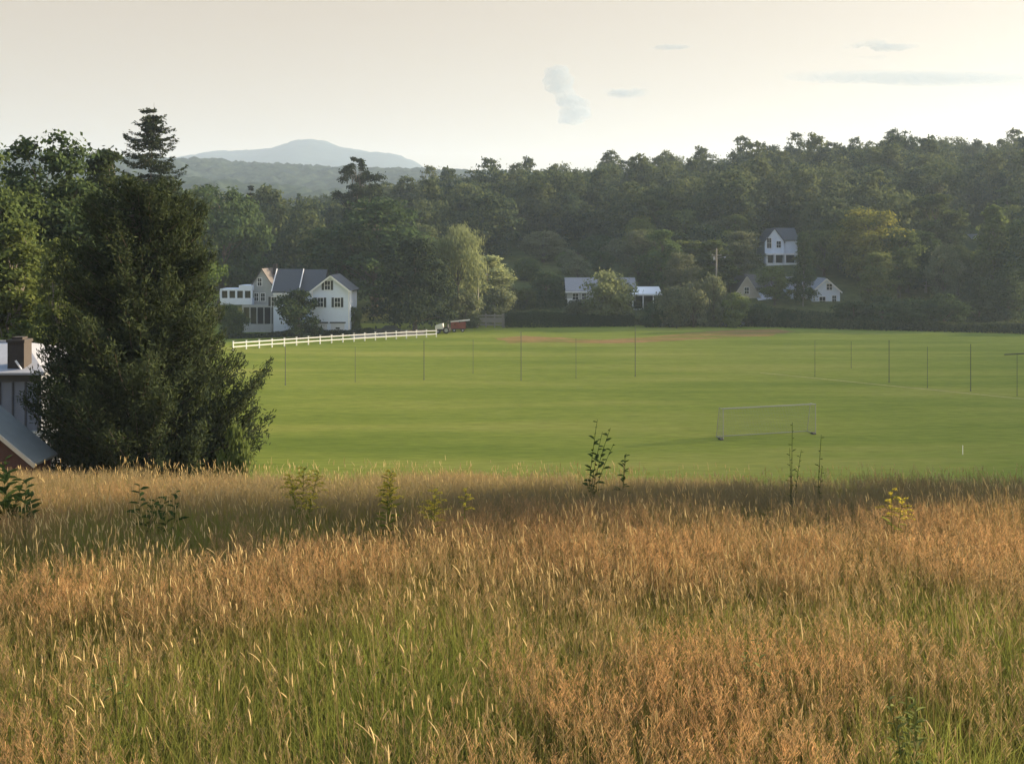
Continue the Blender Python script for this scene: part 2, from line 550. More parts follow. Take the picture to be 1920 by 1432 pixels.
def broadleaf(seed, h=20.0, w=14.0, base=0.18, nclump=70, nleaf=9000, ls=0.30, form='round', clump=0.15, droop=0.0, limbs=24):
    """crown and trunk quads of a broadleaf tree"""
    rng = np.random.default_rng(seed)
    # overall crown: several big lobes, each a cluster of clumps
    nl = rng.integers(6, 10)
    cl, cr = [], []
    z0 = base * h
    for k in range(nclump):
        t = rng.random() ** 0.85 * (0.92 if form in ('round', 'oval') else 1.0)
        z = z0 + (h - z0) * t
        if form == 'round':
            r = math.sqrt(max(0.0, 1 - (2 * t - 0.86) ** 2 / 1.30)) if t > 0.0 else 0.5
        elif form == 'oval':
            r = math.sin(PI * min(1, (t * 0.86 + 0.14))) ** 0.75
        elif form == 'spire':
            r = (1 - t) ** 0.7 * 0.95 + 0.08
        else:
            r = math.sqrt(max(0.05, 1 - t ** 2.2))
        az = rng.random() * 2 * PI
        lob = 0.80 + 0.24 * math.sin(az * 3 + seed) * math.sin(t * 7 + seed * 2.1) + 0.12 * rng.normal()
        rr = r * (0.45 + 0.55 * rng.random() ** 0.45) * lob * w / 2
        cl.append((math.cos(az) * rr, math.sin(az) * rr, z))
        cr.append(clump * w * rng.uniform(0.6, 1.15) * (0.65 + 0.5 * r))
    cl, cr = np.array(cl), np.array(cr)
    cl[:, 2] = np.minimum(cl[:, 2], h - cr * 0.7)
    wt = cr ** 2
    idx = rng.choice(nclump, size=nleaf, p=wt / wt.sum())
    d = unit(rng.normal(size=(nleaf, 3)))
    d[:, 2] = np.where(rng.random(nleaf) < 0.6, np.abs(d[:, 2]), d[:, 2])
    rad = (0.35 + 0.65 * rng.random(nleaf) ** 0.5) * cr[idx] * (1 + 0.28 * rng.normal(size=nleaf))
    c = cl[idx] + d * rad[:, None] * np.array([1, 1, 0.72])
    c[:, 2] -= droop * (np.abs(rng.normal(size=nleaf))) * cr[idx]
    cen = np.array([0, 0, z0 + (h - z0) * 0.4])
    nrm = unit(d * 0.8 + 0.5 * unit(c - cen) + 0.75 * rng.normal(size=(nleaf, 3)) + np.array([0, 0, 0.25]))
    ax = np.tile(np.array([[0, 0, -1.0]]), (nleaf, 1)) if droop > 0.3 else None
    a = ls * rng.uniform(0.7, 1.35, nleaf)
    Q = leaf_quads(c, nrm, a, a * (0.62 if droop <= 0.3 else 0.3), rng, ax)
    tint = np.clip(0.45 + 0.22 * rng.normal(size=nleaf) + 0.28 * (rng.random(nclump)[idx] - 0.5), 0, 1)
    # trunk and limbs
    tr = w * 0.026
    lean = rng.normal(size=2) * 0.02 * h
    tp = np.array([(lean[0] * t * t + 0.012 * h * math.sin(3 * t + seed), lean[1] * t * t, t * h * 0.8) for t in np.linspace(0, 1, 9)])
    tw = [tube(tp, tr * np.array([1.45, 1.05, 0.95, 0.85, 0.72, 0.58, 0.44, 0.3, 0.12]), 8)]
    for k in rng.permutation(nclump)[:limbs]:
        e = cl[k]
        zs = max(0.10 * h, e[2] - (0.14 + 0.2 * rng.random()) * h)
        t = min(0.95, zs / (0.8 * h))
        i = t * 8
        s = tp[int(i)] + (tp[min(8, int(i) + 1)] - tp[int(i)]) * (i - int(i))
        tw.append(tube(curve_pts(s, e, 0.02 * h, 6, rng), tr * (0.42 - 0.2 * t) * np.linspace(1, 0.25, 6), 5))
    return Q, tint, np.concatenate(tw)


def conifer(seed, h=24.0, w=8.0, base=0.06, nwh=26, per=8, ls=0.24, sparse=0.0, droop=0.28, tops=1, up=0.0, dens=1.0, sat=1.0, pw=0.78, vj=0.12, rep=4, split=0.3):
    """layered conifer: whorls of drooping boughs set with needle sprays"""
    rng = np.random.default_rng(seed)
    Qs, Ts = [], []
    tw = []
    for tp_i in range(tops):
        off = 0.0 if tops == 1 else (-split if tp_i else split)
        hh = h if tp_i == 0 else h * 0.985
        zz = np.linspace(0, 1, 10)
        tpts = np.stack([off * np.clip((zz - 0.78) * 8, 0, 1), np.zeros(10), zz * hh], 1)
        if tp_i == 0 or tops > 1:
            tw.append(tube(tpts, w * 0.028 * (1 - zz * 0.94), 7))
        for k in range(nwh):
            t = (k + rng.uniform(-0.3, 0.3)) / nwh
            t = min(max(t, 0), 0.985)
            if tops > 1 and ((tp_i == 1 and t < 0.88)):
                continue
            z = hh * (base + (1 - base) * t)
            R = w / 2 * (min(1.0, (1 - t) / sat) ** pw * 0.95 + 0.05) * (0.8 if tops > 1 and t > 0.9 else 1.0)
            for j in range(per):
                if rng.random() < sparse:
                    continue
                az = rng.random() * 2 * PI
                L = R * rng.uniform(0.62, 1.15)
                m = max(5, int(L * 9 * dens))
                s = np.linspace(0.12, 1, m)
                bx = s * L
                bz = -droop * L * np.sin(s * PI * 0.75) + up * L * s ** 2 + 0.10 * L * s ** 3
                o0 = np.interp(z, tpts[:, 2], tpts[:, 0])
                bp = np.stack([o0 + math.cos(az) * bx, math.sin(az) * bx, z + bz], 1)
                tw.append(tube(bp[::max(1, m // 4)], w * 0.006 * np.linspace(1, 0.3, len(bp[::max(1, m // 4)])), 4))
                side = np.array([-math.sin(az), math.cos(az), 0])
                wdt = L * 0.30 * np.sin(np.clip(s * 1.1, 0, 1) * PI * 0.9 + 0.25)
                for r_ in range(rep):
                    lat = rng.uniform(-1, 1, m)
                    c = bp + side * (lat * wdt)[:, None] + rng.normal(size=(m, 3)) * np.array([0.1, 0.1, vj * 0.5])
                    c[:, 2] -= np.abs(lat) * wdt * 0.25 + vj * rng.random(m)
                    nrm = np.array([0, 0, 1.0]) + 0.7 * rng.normal(size=(m, 3))
                    axis = unit(np.array([math.cos(az), math.sin(az), -0.25]) + side * lat[:, None] * 0.7)
                    a = ls * rng.uniform(0.7, 1.3, m)
                    Qs.append(leaf_quads(c, nrm, a, a * 0.42, rng, axis))
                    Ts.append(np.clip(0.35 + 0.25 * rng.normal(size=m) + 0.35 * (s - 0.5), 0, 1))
    return np.concatenate(Qs), np.concatenate(Ts), np.concatenate(tw)


PROTO = {}


def tree_proto(key, name, cat, gen, leaf, bark, size):
    Q, t, tw = gen
    c = Q.mean(1)
    r = np.abs(c[:, :2])
    size = (np.percentile(c[:, 2], 99.7), 2 * np.percentile(r, 98.5))
    PROTO[key] = dict(name=name, cat=cat, crown=quads_mesh('crown', Q, leaf, t), trunk=quads_mesh('trunk', tw, bark, smooth=True), size=size)


def plant_tree(key, label, px, top, d, wpx, mat=None, group=None, rz=None, name=None, sink=0.0, cat=None, y_ratio=1.0):
    p = PROTO[key]
    x, y = X(px, d), d
    zb = gz(x, y) - sink
    hh = ZP(top, d) - zb
    ww = wpx / F * d
    r = thing(name or p['name'], label, cat or p['cat'], (x, y, zb), random.uniform(0, 6.28) if rz is None else rz, group)
    r.scale = (ww / p['size'][1], ww / p['size'][1] * y_ratio, hh / p['size'][0])
    for part in ('trunk', 'crown'):
        o = obj(part, p[part], r)
        if part == 'crown' and mat:
            o.material_slots[0].link = 'OBJECT'
            o.material_slots[0].material = M[mat]
    return r


tree_proto('round', 'broadleaf_tree', 'tree', broadleaf(1, nleaf=11000), M['leaf_mid'], M['bark'], (20, 14))
tree_proto('round2', 'broadleaf_tree', 'tree', broadleaf(2, nleaf=11000, nclump=85, clump=0.13), M['leaf_mid'], M['bark'], (20, 14))
tree_proto('oval', 'broadleaf_tree', 'tree', broadleaf(3, w=12, nleaf=10000, form='oval', base=0.12), M['leaf_mid'], M['bark'], (20, 12))
tree_proto('oval2', 'broadleaf_tree', 'tree', broadleaf(4, w=11, nleaf=9000, form='oval', base=0.1, nclump=60, clump=0.17), M['leaf_mid'], M['bark'], (20, 11))
tree_proto('spire', 'broadleaf_tree', 'tree', broadleaf(5, w=8, nleaf=8000, form='spire', base=0.08, nclump=70, clump=0.2), M['leaf_mid'], M['pale_bark'], (20, 8))
tree_proto('dome', 'broadleaf_tree', 'tree', broadleaf(6, h=16, w=14, nleaf=11000, form='dome', base=0.05, nclump=90), M['leaf_dark'], M['bark'], (16, 14))
tree_proto('willow', 'willow_tree', 'tree', broadleaf(8, h=18, w=15, nleaf=14000, form='round', base=0.42, nclump=46, clump=0.17, droop=0.5, ls=0.36), M['leaf_willow'], M['bark'], (18, 15))
tree_proto('near', 'broadleaf_tree', 'tree', broadleaf(21, h=22, w=10, nleaf=30000, nclump=120, clump=0.13, ls=0.16, form='oval', base=0.1, limbs=40), M['leaf_mid'], M['bark'], (22, 10))
tree_proto('near2', 'broadleaf_tree', 'tree', broadleaf(22, h=22, w=9, nleaf=30000, nclump=130, clump=0.13, ls=0.16, form='spire', base=0.05, limbs=44), M['leaf_mid'], M['pale_bark'], (22, 9))
tree_proto('shrub', 'shrub', 'shrub', broadleaf(31, h=4, w=4.5, nleaf=6000, nclump=60, clump=0.15, ls=0.12, form='dome', base=0.04, limbs=20), M['leaf_grey'], M['bark'], (4, 4.5))
tree_proto('shrub2', 'shrub', 'shrub', broadleaf(32, h=4, w=4.5, nleaf=6000, nclump=45, clump=0.18, ls=0.13, form='oval', base=0.02, limbs=20), M['leaf_grey'], M['bark'], (4, 4.5))
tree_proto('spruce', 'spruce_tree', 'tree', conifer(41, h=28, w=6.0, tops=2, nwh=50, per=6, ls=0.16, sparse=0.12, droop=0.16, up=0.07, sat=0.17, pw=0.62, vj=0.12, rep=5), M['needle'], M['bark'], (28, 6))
tree_proto('fir', 'conifer_tree', 'tree', conifer(42, h=20, w=6, nwh=24, per=7, ls=0.26), M['needle'], M['bark'], (20, 6))
tree_proto('pine', 'pine_tree', 'tree', broadleaf(43, h=28, w=12, nleaf=9000, nclump=60, clump=0.095, ls=0.26, form='oval', base=0.4, limbs=50), M['needle'], M['bark'], (28, 12))


# ------------------------------------------------------------------ wood on the hillside (one mass)
def forest():
    rng = np.random.default_rng(99)
    protos = []
    for s, form, w, h in ((51, 'round', 11, 16), (52, 'oval', 9, 17), (53, 'round', 12.5, 16), (54, 'oval', 8, 18), (55, 'round', 10, 14)):
        Q, t, _ = broadleaf(s, h=h, w=w, nleaf=2600, nclump=60, ls=0.34, form=form, base=0.12, clump=0.15, limbs=0)
        protos.append((Q, t))
    for s in (56, 57):
        Q, t, _ = broadleaf(s, h=18, w=5.0, nleaf=1500, nclump=60, ls=0.28, form='spire', base=0.1, clump=0.21, limbs=0)
        protos.append((Q, t * 0.35))
    protos2 = []
    for Q, t in protos:                              # farther off: a third of the leaves, each larger
        c = Q[::3].mean(1, keepdims=True)
        protos2.append((c + (Q[::3] - c) * 1.55, t[::3]))
    Qs, Ts = [], []
    gap = [(1385, 1545, 252), (1055, 1245, 240), (1770, 1890, 272)]
    sp = 8.6
    n = 0
    for gy in np.concatenate([np.arange(232, 370, sp), np.arange(370, 476, 5.2)]):
        sp = 8.6 if gy < 369 else 5.2
        for gx in np.arange(-0.66 * gy, 0.62 * gy, sp):
            x = gx + rng.uniform(-0.45, 0.45) * sp
            y = gy + rng.uniform(-0.45, 0.45) * sp
            px = x / y * F + CX
            if px < -120 or px > 2090:
                continue
            if 930 < px < 1140 and y < 272:
                continue
            if 850 < px < 1300 and y < 250:
                continue
            if any(a < px < b and y < dd for a, b, dd in gap):
                continue
            if px < 300 and y < 300:
                continue
            conif = rng.random() < (0.05 + 0.42 * (px > 1350) * (y > 385) + 0.10 * (px < 700))
            k = rng.integers(5, 7) if conif else rng.integers(0, 5)
            Q, t = protos[k]
            s = rng.choice([0.75, 0.88, 1.0, 1.15], p=[0.25, 0.35, 0.28, 0.12]) * rng.uniform(0.92, 1.1)
            if conif:
                s *= 0.85
            if y > 370:
                s = (0.50 + 0.10 * rng.random()) * (0.86 if conif else 1.0)
                Q, t = protos2[k]
            if y < 330:
                s *= 1.12
            a = rng.random() * 2 * PI
            R = np.array([[math.cos(a), -math.sin(a), 0], [math.sin(a), math.cos(a), 0], [0, 0, 1]]) * s
            R[2] *= rng.uniform(0.92, 1.12)
            Qs.append(Q @ R.T + np.array([x, y, gz(x, y) - 0.5]))
            tb = float(np.clip(rng.normal(0.04, 0.20) + 0.6 * (fbm(x, y, 70, 31) - 0.5), -0.4, 0.6))
            if rng.random() < 0.12:
                tb += 0.25
            Ts.append(np.clip(t + tb, 0, 1))
            n += 1
    print('forest trees', n)
    o = obj('forest', quads_mesh('forest', np.concatenate(Qs), M['forest'], np.concatenate(Ts)))
    tag(o, 'mixed green wood covering the hillside up to the skyline', 'forest', kind='stuff')


forest()


def brush_line(name, label, pts, wid, hgt, n, mat, seed, lo=0.0):
    """ragged low brush along a line of (px, d)"""
    rng = np.random.default_rng(seed)
    P2 = np.array([(X(a, b), b) for a, b in pts])
    seg = np.linalg.norm(np.diff(P2, axis=0), axis=1)
    cum = np.concatenate([[0], np.cumsum(seg)])
    s = rng.random(n) * cum[-1]
    cx = np.interp(s, cum, P2[:, 0])
    cy = np.interp(s, cum, P2[:, 1])
    off = rng.normal(size=n) * wid * 0.35
    env = (0.55 + 0.9 * fbm(s, np.zeros(n), 6.0, seed)) * np.exp(-(off / wid) ** 2 * 1.5) * hgt
    z = lo + env * rng.random(n) ** 0.6
    y = cy + off
    c = np.stack([cx + rng.normal(size=n) * 0.15, y, ground_z(cx, y) + z], 1)
    nrm = np.array([0, -0.2, 0.5]) + rng.normal(size=(n, 3))
    a = rng.uniform(0.09, 0.24, n)
    Q = leaf_quads(c, nrm, a, a * 0.6, rng)
    t = np.clip(0.4 + 0.25 * rng.normal(size=n) + 0.7 * (fbm(s, off * 0, 5.0, seed + 4) - 0.5), 0, 1)
    return tag(obj(name, quads_mesh(name, Q, mat, t)), label, 'undergrowth', kind='stuff')


brush_line('undergrowth', 'ragged dark brush along the far edge of the playing field',
           [(1185, 196), (1400, 194), (1560, 188), (1750, 183), (1960, 177), (2100, 174)], 2.2, 1.5, 36000, M['brush'], 61)
brush_line('bank_undergrowth', 'low brush on the bank below the village houses',
           [(880, 205), (1000, 208), (1150, 208), (1300, 204), (1500, 200), (1750, 193), (1960, 187)], 4.0, 1.5, 30000, M['brush'], 62)
brush_line('yard_undergrowth', 'low plants along the foot of the white farmhouse',
           [(425, 168), (520, 171), (560, 173), (655, 173.5), (700, 176)], 1.0, 1.0, 9000, M['brush'], 63)

# ------------------------------------------------------------------ trees one can tell apart
T = plant_tree
G = 'trees round the playing field'
T('near', 'tall leafy tree rising highest above the grey roofed barn', 85, 262, 66, 250, 'leaf_dark', y_ratio=1.1)
T('near2', 'leafy tree with a tapering top between the barn tree and the spruce', 196, 288, 72, 210, 'leaf_dark')
T('near', 'leafy tree cut by the frame above the barn roof', -45, 272, 60, 260, 'leaf_mid')
T('near2', 'lower light green tree with sunlit leaves beside the barn', 30, 420, 54, 240, 'leaf_light')
T('near', 'bushy green tree just behind the big cedar', 315, 385, 84, 165, 'leaf_mid')
T('near2', 'low tree over the barn roof with bright leaf tips', 110, 455, 52, 150, 'leaf_light')
T('round2', 'dark round topped tree between the spruce and the farmhouse', 415, 352, 200, 160, 'leaf_dark')
T('oval', 'dark tree partly hidden behind the cedar and spruce', 345, 358, 206, 110, 'leaf_dark')
T('spruce', 'tall dark double topped spruce standing against the sky', 283, 208, 108, 106, rz=0.1)
T('pine', 'dark open crowned pine breaking the skyline above the farmhouse', 673, 297, 245, 92)
T('fir', 'slim dark conifer on the skyline just right of the tall spruce', 470, 350, 250, 42)
T('round', 'large spreading tree behind the gable of the farmhouse', 705, 376, 204, 205, 'leaf_dark')
T('round2', 'broad dark tree rising over the farmhouse roof', 628, 430, 206, 150, 'leaf_dark')
T('dome', 'dense near black round tree at the end of the white fence', 778, 448, 181, 146, 'leaf_black')
T('willow', 'pale yellow green willow behind the dense dark round tree', 858, 425, 191, 98, 'leaf_willow')
T('oval2', 'grey green feathery tree beside the pale willow', 915, 480, 204, 96, 'leaf_willow')
T('shrub', 'round grey green bush below the feathery tree', 932, 540, 198, 72, 'leaf_grey')
T('shrub2', 'grey green bush between the dark round tree and the utility pole', 872, 548, 190, 66, 'leaf_grey')
T('shrub', 'rounded dark bush hiding the middle of the farmhouse', 560, 545, 170, 86, 'leaf_dark')
T('shrub2', 'green bush under the sun porch at the left end of the farmhouse', 433, 572, 170, 52, 'leaf_mid')
T('shrub2', 'small yellow green shrub at the corner of the farmhouse gable', 664, 576, 177, 28, 'leaf_light')
T('oval', 'pale green tree standing alone on the grassy terrace', 1018, 434, 252, 88, 'leaf_grey')
T('round', 'lower tree beside the pale tree on the terrace', 1085, 462, 264, 72, 'leaf_mid')
T('round2', 'large light green tree sunlit on the hillside above the terrace', 1183, 364, 288, 128, 'leaf_light')
T('oval2', 'mid green tree in front of the large sunlit hillside tree', 1140, 430, 272, 70, 'leaf_mid')
T('round', 'large round tree on the slope behind the tall utility pole', 1312, 389, 258, 128, 'leaf_mid')
T('round2', 'green tree between the utility pole and the upper white house', 1398, 426, 262, 74, 'leaf_mid')
T('oval', 'green tree between the two big round hillside trees', 1243, 425, 276, 72, 'leaf_mid')
T('spire', 'tall narrow tree between the two white houses', 1507, 438, 206, 42, 'leaf_mid')
T('oval', 'dark oval tree beside the upper white house', 1550, 414, 243, 82, 'leaf_dark')
T('round', 'big tree touched with yellow right of the white houses', 1632, 394, 215, 132, 'leaf_yellow')
T('round2', 'small bright green tree in front of the brown roof', 1452, 500, 207, 62, 'leaf_light')
T('oval2', 'tall green tree half way along the right hand wood edge', 1748, 366, 226, 112, 'leaf_mid')
T('round2', 'dark tree beside the yellow touched tree', 1702, 432, 214, 92, 'leaf_dark')
T('oval', 'dark green tree in front of the half hidden house', 1795, 462, 212, 70, 'leaf_mid')
T('spire', 'tall pale green tree right of the half hidden house', 1862, 388, 207, 74, 'leaf_light')
T('round', 'dark tree cut by the frame at the end of the wood edge', 1925, 410, 204, 110, 'leaf_dark')
T('dome', 'low dark tree under the tall pale tree', 1890, 505, 196, 80, 'leaf_dark')
T('dome', 'low dark tree at the foot of the half hidden house', 1835, 520, 194, 76, 'leaf_dark')
T('shrub2', 'large pale willow like bush hiding the low village house', 1137, 510, 198, 96, 'leaf_willow')
T('shrub', 'small grey bush at the corner of the low village house', 1082, 566, 198, 46, 'leaf_grey')
T('shrub2', 'pale bush right of the low white porch', 1262, 538, 192, 62, 'leaf_grey')
T('shrub', 'pale bush in front of the tall utility pole', 1300, 530, 191.5, 58, 'leaf_grey')
T('shrub2', 'tall narrow pale bush at the foot of the tall utility pole', 1338, 518, 192.5, 44, 'leaf_grey')
T('shrub', 'green bush left of the brown roofed house', 1378, 550, 192, 56, 'leaf_light')
T('shrub2', 'dark bush beside the low white porch', 1224, 568, 192, 46, 'leaf_dark')
rs = random.Random(77)
kinds = ['round', 'round2', 'oval', 'oval2', 'round2', 'spire']
cols = ['leaf_mid', 'leaf_light', 'leaf_dark', 'leaf_light', 'leaf_grey', 'leaf_mid', 'leaf_light']
n_slope = 0
tries = 0
spots = []
while n_slope < 62 and tries < 4000:
    tries += 1
    d = rs.uniform(202, 262)
    px = rs.uniform(1195, 1975)
    wd = rs.uniform(7.0, 11.0)
    m = wd / 2 / d * F + 4
    if any(a - m < px < b + m and d < dd for a, b, dd in ((1388, 1455, 222), (1488, 1576, 222), (1434, 1500, 254), (1806, 1856, 272), (1180, 1240, 216), (1325, 1362, 216))):
        continue
    if any((X(px, d) - a) ** 2 + (d - b) ** 2 < 52 for a, b in spots):
        continue
    spots.append((X(px, d), d))
    hgt = rs.uniform(8.5, 15.0)
    top = HY - (gz(X(px, d), d) + hgt - H) / d * F
    T(rs.choice(kinds), 'broadleaf tree in the mixed wood on the slope behind the field', px, top, d, wd / d * F, rs.choice(cols), 'slope trees behind the field')
    n_slope += 1
spots = []
for k in range(400):
    if len(spots) >= 16:
        break
    d = rs.uniform(206, 262)
    px = rs.uniform(945, 1215)
    if 1058 < px < 1195 and d < 226 or any((X(px, d) - a) ** 2 + (d - b) ** 2 < 40 for a, b in spots) or 990 < px < 1052 and d > 225:
        continue
    spots.append((X(px, d), d))
    hgt = rs.uniform(2.6, 6.0)
    T(rs.choice(['shrub', 'shrub2', 'shrub2']), 'rounded bush on the grassy terrace behind the hedge', px, HY - (gz(X(px, d), d) + hgt - H) / d * F, d,
      hgt * rs.uniform(0.9, 1.4) / d * F, rs.choice(['leaf_grey', 'leaf_mid', 'leaf_mid', 'leaf_light', 'leaf_dark']), 'bushes on the terrace')
for k, (px, top, d, w) in enumerate(((1425, 570, 194, 66), (1476, 582, 193, 34), (1600, 566, 190, 68), (1655, 556, 188, 74),
                                     (1712, 560, 187, 78), (1770, 552, 186, 82), (1958, 560, 181, 80))):
    T('shrub' if k % 2 else 'shrub2', 'dark bush in the row at the field edge under the wood', px, top, d, w, 'leaf_dark', 'dark bushes under the wood')


# ------------------------------------------------------------------ the big cedar
def cedar():
    rng = np.random.default_rng(5)
    d = 37.0
    x0 = X(266, d)
    zb = gz(x0, d)
    top = ZP(346, d) - zb
    s = d / F
    hz = np.array([ZP(p, d) - zb for p in (900, 850, 760, 640, 560, 480, 400, 350, 330)])
    hr = np.array([165, 210, 215, 182, 153, 126, 104, 62, 24]) * s
    Qs, Ts, tw = [], [], []
    zz = np.linspace(0, 1, 12)
    tp = np.stack([0.12 * np.sin(zz * 4), 0.1 * np.sin(zz * 3 + 1), zz * top * 0.97], 1)
    tw.append(tube(tp, 0.24 * (1 - 0.93 * zz), 10))
    nb = 640
    specs = []
    for k in range(nb):
        z = top * (0.07 + 0.93 * rng.random() ** 1.05)
        az = rng.random() * 2 * PI
        R = np.interp(z, hz, hr)
        lob = 0.88 + 0.13 * math.sin(2 * az + 0.6 * z) + 0.12 * math.sin(5 * az + 1.9 * z + 1) + 0.07 * rng.normal()
        specs.append((z, az, max(0.25, R * lob), rng.uniform(0.25, 0.75)))
    # the limb that sticks out over the field, and its neighbours
    for dz, L, az in ((4.6, 4.35, 0.05), (4.8, 4.6, -0.08), (4.3, 4.2, -0.25), (3.4, 4.0, 0.02), (3.0, 3.8, -0.15), (5.0, 4.5, 0.12), (2.2, 3.6, -0.05), (4.9, 4.7, 0.0), (4.5, 4.5, -0.04)):
        specs.append((dz + 0.75, az, L, 0.8))
    for z, az, L, up in specs:
        m = max(7, int(L * 13))
        s_ = np.linspace(0.15, 1, m)
        dirv = np.array([math.cos(az), math.sin(az), 0])
        side = np.array([-math.sin(az), math.cos(az), 0])
        rise = L * (up * 0.55 * s_ ** 2 - 0.12 * np.sin(s_ * PI))
        z_st = z - up * 0.28 * L
        bend = 0.12 * L * math.sin(az * 9 + z) * s_ ** 2
        bp = np.stack([dirv[0] * s_ * L + side[0] * bend, dirv[1] * s_ * L + side[1] * bend, z_st + rise], 1)
        bp[:, 2] = np.maximum(bp[:, 2], 0.12)
        tw.append(tube(bp[::max(1, m // 5)], 0.035 * np.linspace(1, 0.2, len(bp[::max(1, m // 5)])), 4))
        # plumes of flattened sprays, growing larger toward the tip
        for r_ in range(13):
            keep = s_ > 0.32
            c0 = bp[keep]
            n = len(c0)
            sw = (0.12 + 0.24 * np.sin(s_[keep] * PI * 0.95)) * min(1.6, 0.5 + L * 0.35)
            lat = rng.normal(size=n) * 0.55
            ver = rng.normal(size=n) * 0.5 + 0.15
            c = c0 + side * (lat * sw)[:, None] + np.array([0, 0, 1.0]) * (ver * sw)[:, None] + dirv * (rng.normal(size=n) * 0.06)[:, None]
            ax = unit(dirv * 0.55 + side * lat[:, None] * 0.8 + np.array([0, 0, 0.75]) + 0.35 * rng.normal(size=(n, 3)))
            nrm = rng.normal(size=(n, 3)) + dirv * 0.5
            a = rng.uniform(0.055, 0.13, n)
            Qs.append(leaf_quads(c, nrm, a, a * 0.24, rng, ax))
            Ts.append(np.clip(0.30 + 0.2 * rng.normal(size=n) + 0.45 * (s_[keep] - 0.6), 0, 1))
    # end tufts with fine pointed shoots so the outline is feathered
    r = thing('cedar_tree', 'huge dark shaggy cedar with an arm reaching over the field', 'tree', (x0, d, zb))
    obj('trunk', quads_mesh('trunk', np.concatenate(tw), M['bark'], smooth=True), r)
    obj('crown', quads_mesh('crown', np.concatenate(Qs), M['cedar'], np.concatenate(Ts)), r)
    print('cedar leaves', sum(len(q) for q in Qs))


cedar()
plant_tree('shrub', 'sunlit light green shrub at the foot of the cedar', 440, 800, 33, 70, 'leaf_light', sink=0.1)


# ------------------------------------------------------------------ houses
def window(parent, x, z, w, h, y=0.0, shutters=False, side='front', bars=True):
    """frame with pane and muntins, shutters beside it; front faces -Y, 'right' faces +X"""
    def bx(mb, a, b, c, d, o0, o1):
        if side == 'front':
            mb.box(a, b, y - o1, y - o0, c, d)
        else:
            mb.box(y + o0, y + o1, a, b, c, d)
    f = MB()
    t = 0.09
    bx(f, x - w / 2 - t, x + w / 2 + t, z + h / 2, z + h / 2 + t, 0.0, 0.07)
    bx(f, x - w / 2 - t, x + w / 2 + t, z - h / 2 - t, z - h / 2, 0.0, 0.09)
    bx(f, x - w / 2 - t, x - w / 2, z - h / 2, z + h / 2, 0.0, 0.07)
    bx(f, x + w / 2, x + w / 2 + t, z - h / 2, z + h / 2, 0.0, 0.07)
    if bars:
        bx(f, x - w / 2, x + w / 2, z - 0.03, z + 0.03, 0.02, 0.055)
        bx(f, x - 0.02, x + 0.02, z - h / 2, z - 0.03, 0.02, 0.05)
        bx(f, x - 0.02, x + 0.02, z + 0.03, z + h / 2, 0.02, 0.05)
    fo = f.build('window', M['white_trim'], parent)
    g = MB()
    bx(g, x - w / 2, x + w / 2, z - h / 2, z + h / 2, 0.002, 0.018)
    g.build('pane', M['glass'], fo)
    if shutters:
        for sx in (-1, 1):
            s = MB()
            c = x + sx * (w / 2 + t + 0.22)
            bx(s, c - 0.21, c + 0.21, z - h / 2 - 0.05, z + h / 2 + 0.05, 0.0, 0.05)
            s.build('shutter', M['shutter'], fo)
    return fo


def gable_roof(mb, x0, x1, y0, y1, ze, zr, along='y', ov=0.3, th=0.16):
    """two slabs; along: the direction the ridge runs"""
    if along == 'y':
        xc = (x0 + x1) / 2
        k = (zr - ze) / (xc - x0)
        a = [(x0 - ov, ze - ov * k), (xc, zr), (xc, zr + th), (x0 - ov, ze - ov * k + th)]
        b = [(xc + 0.001, zr), (x1 + ov, ze - ov * k), (x1 + ov, ze - ov * k + th), (xc + 0.001, zr + th)]
        mb.prism(a, y0 - ov, y1 + ov)
        mb.prism(b, y0 - ov, y1 + ov)
    else:
        yc = (y0 + y1) / 2
        k = (zr - ze) / (yc - y0)
        a = [(y0 - ov, ze - ov * k), (yc, zr), (yc, zr + th), (y0 - ov, ze - ov * k + th)]
        b = [(yc + 0.001, zr), (y1 + ov, ze - ov * k), (y1 + ov, ze - ov * k + th), (yc + 0.001, zr + th)]
        mb.prism_x(a, x0 - ov, x1 + ov)
        mb.prism_x(b, x0 - ov, x1 + ov)


def gable_wall(mb, x0, x1, y0, y1, ze, zr, along='y', z0=-1.0):
    if along == 'y':
        mb.prism([(x0, z0), (x1, z0), (x1, ze), ((x0 + x1) / 2, zr), (x0, ze)], y0, y1)
    else:
        mb.prism_x([(y0, z0), (y1, z0), (y1, ze), ((y0 + y1) / 2, zr), (y0, ze)], x0, x1)


def rake(mb, x0, x1, ze, zr, y, ov=0.3, w=0.2):
    xc = (x0 + x1) / 2
    k = (zr - ze) / (xc - x0)
    for s, xe in ((-1, x0 - ov), (1, x1 + ov)):
        mb.bar((xe, y, ze - ov * k - 0.02), (xc, y, zr - 0.02), 0.06, w)


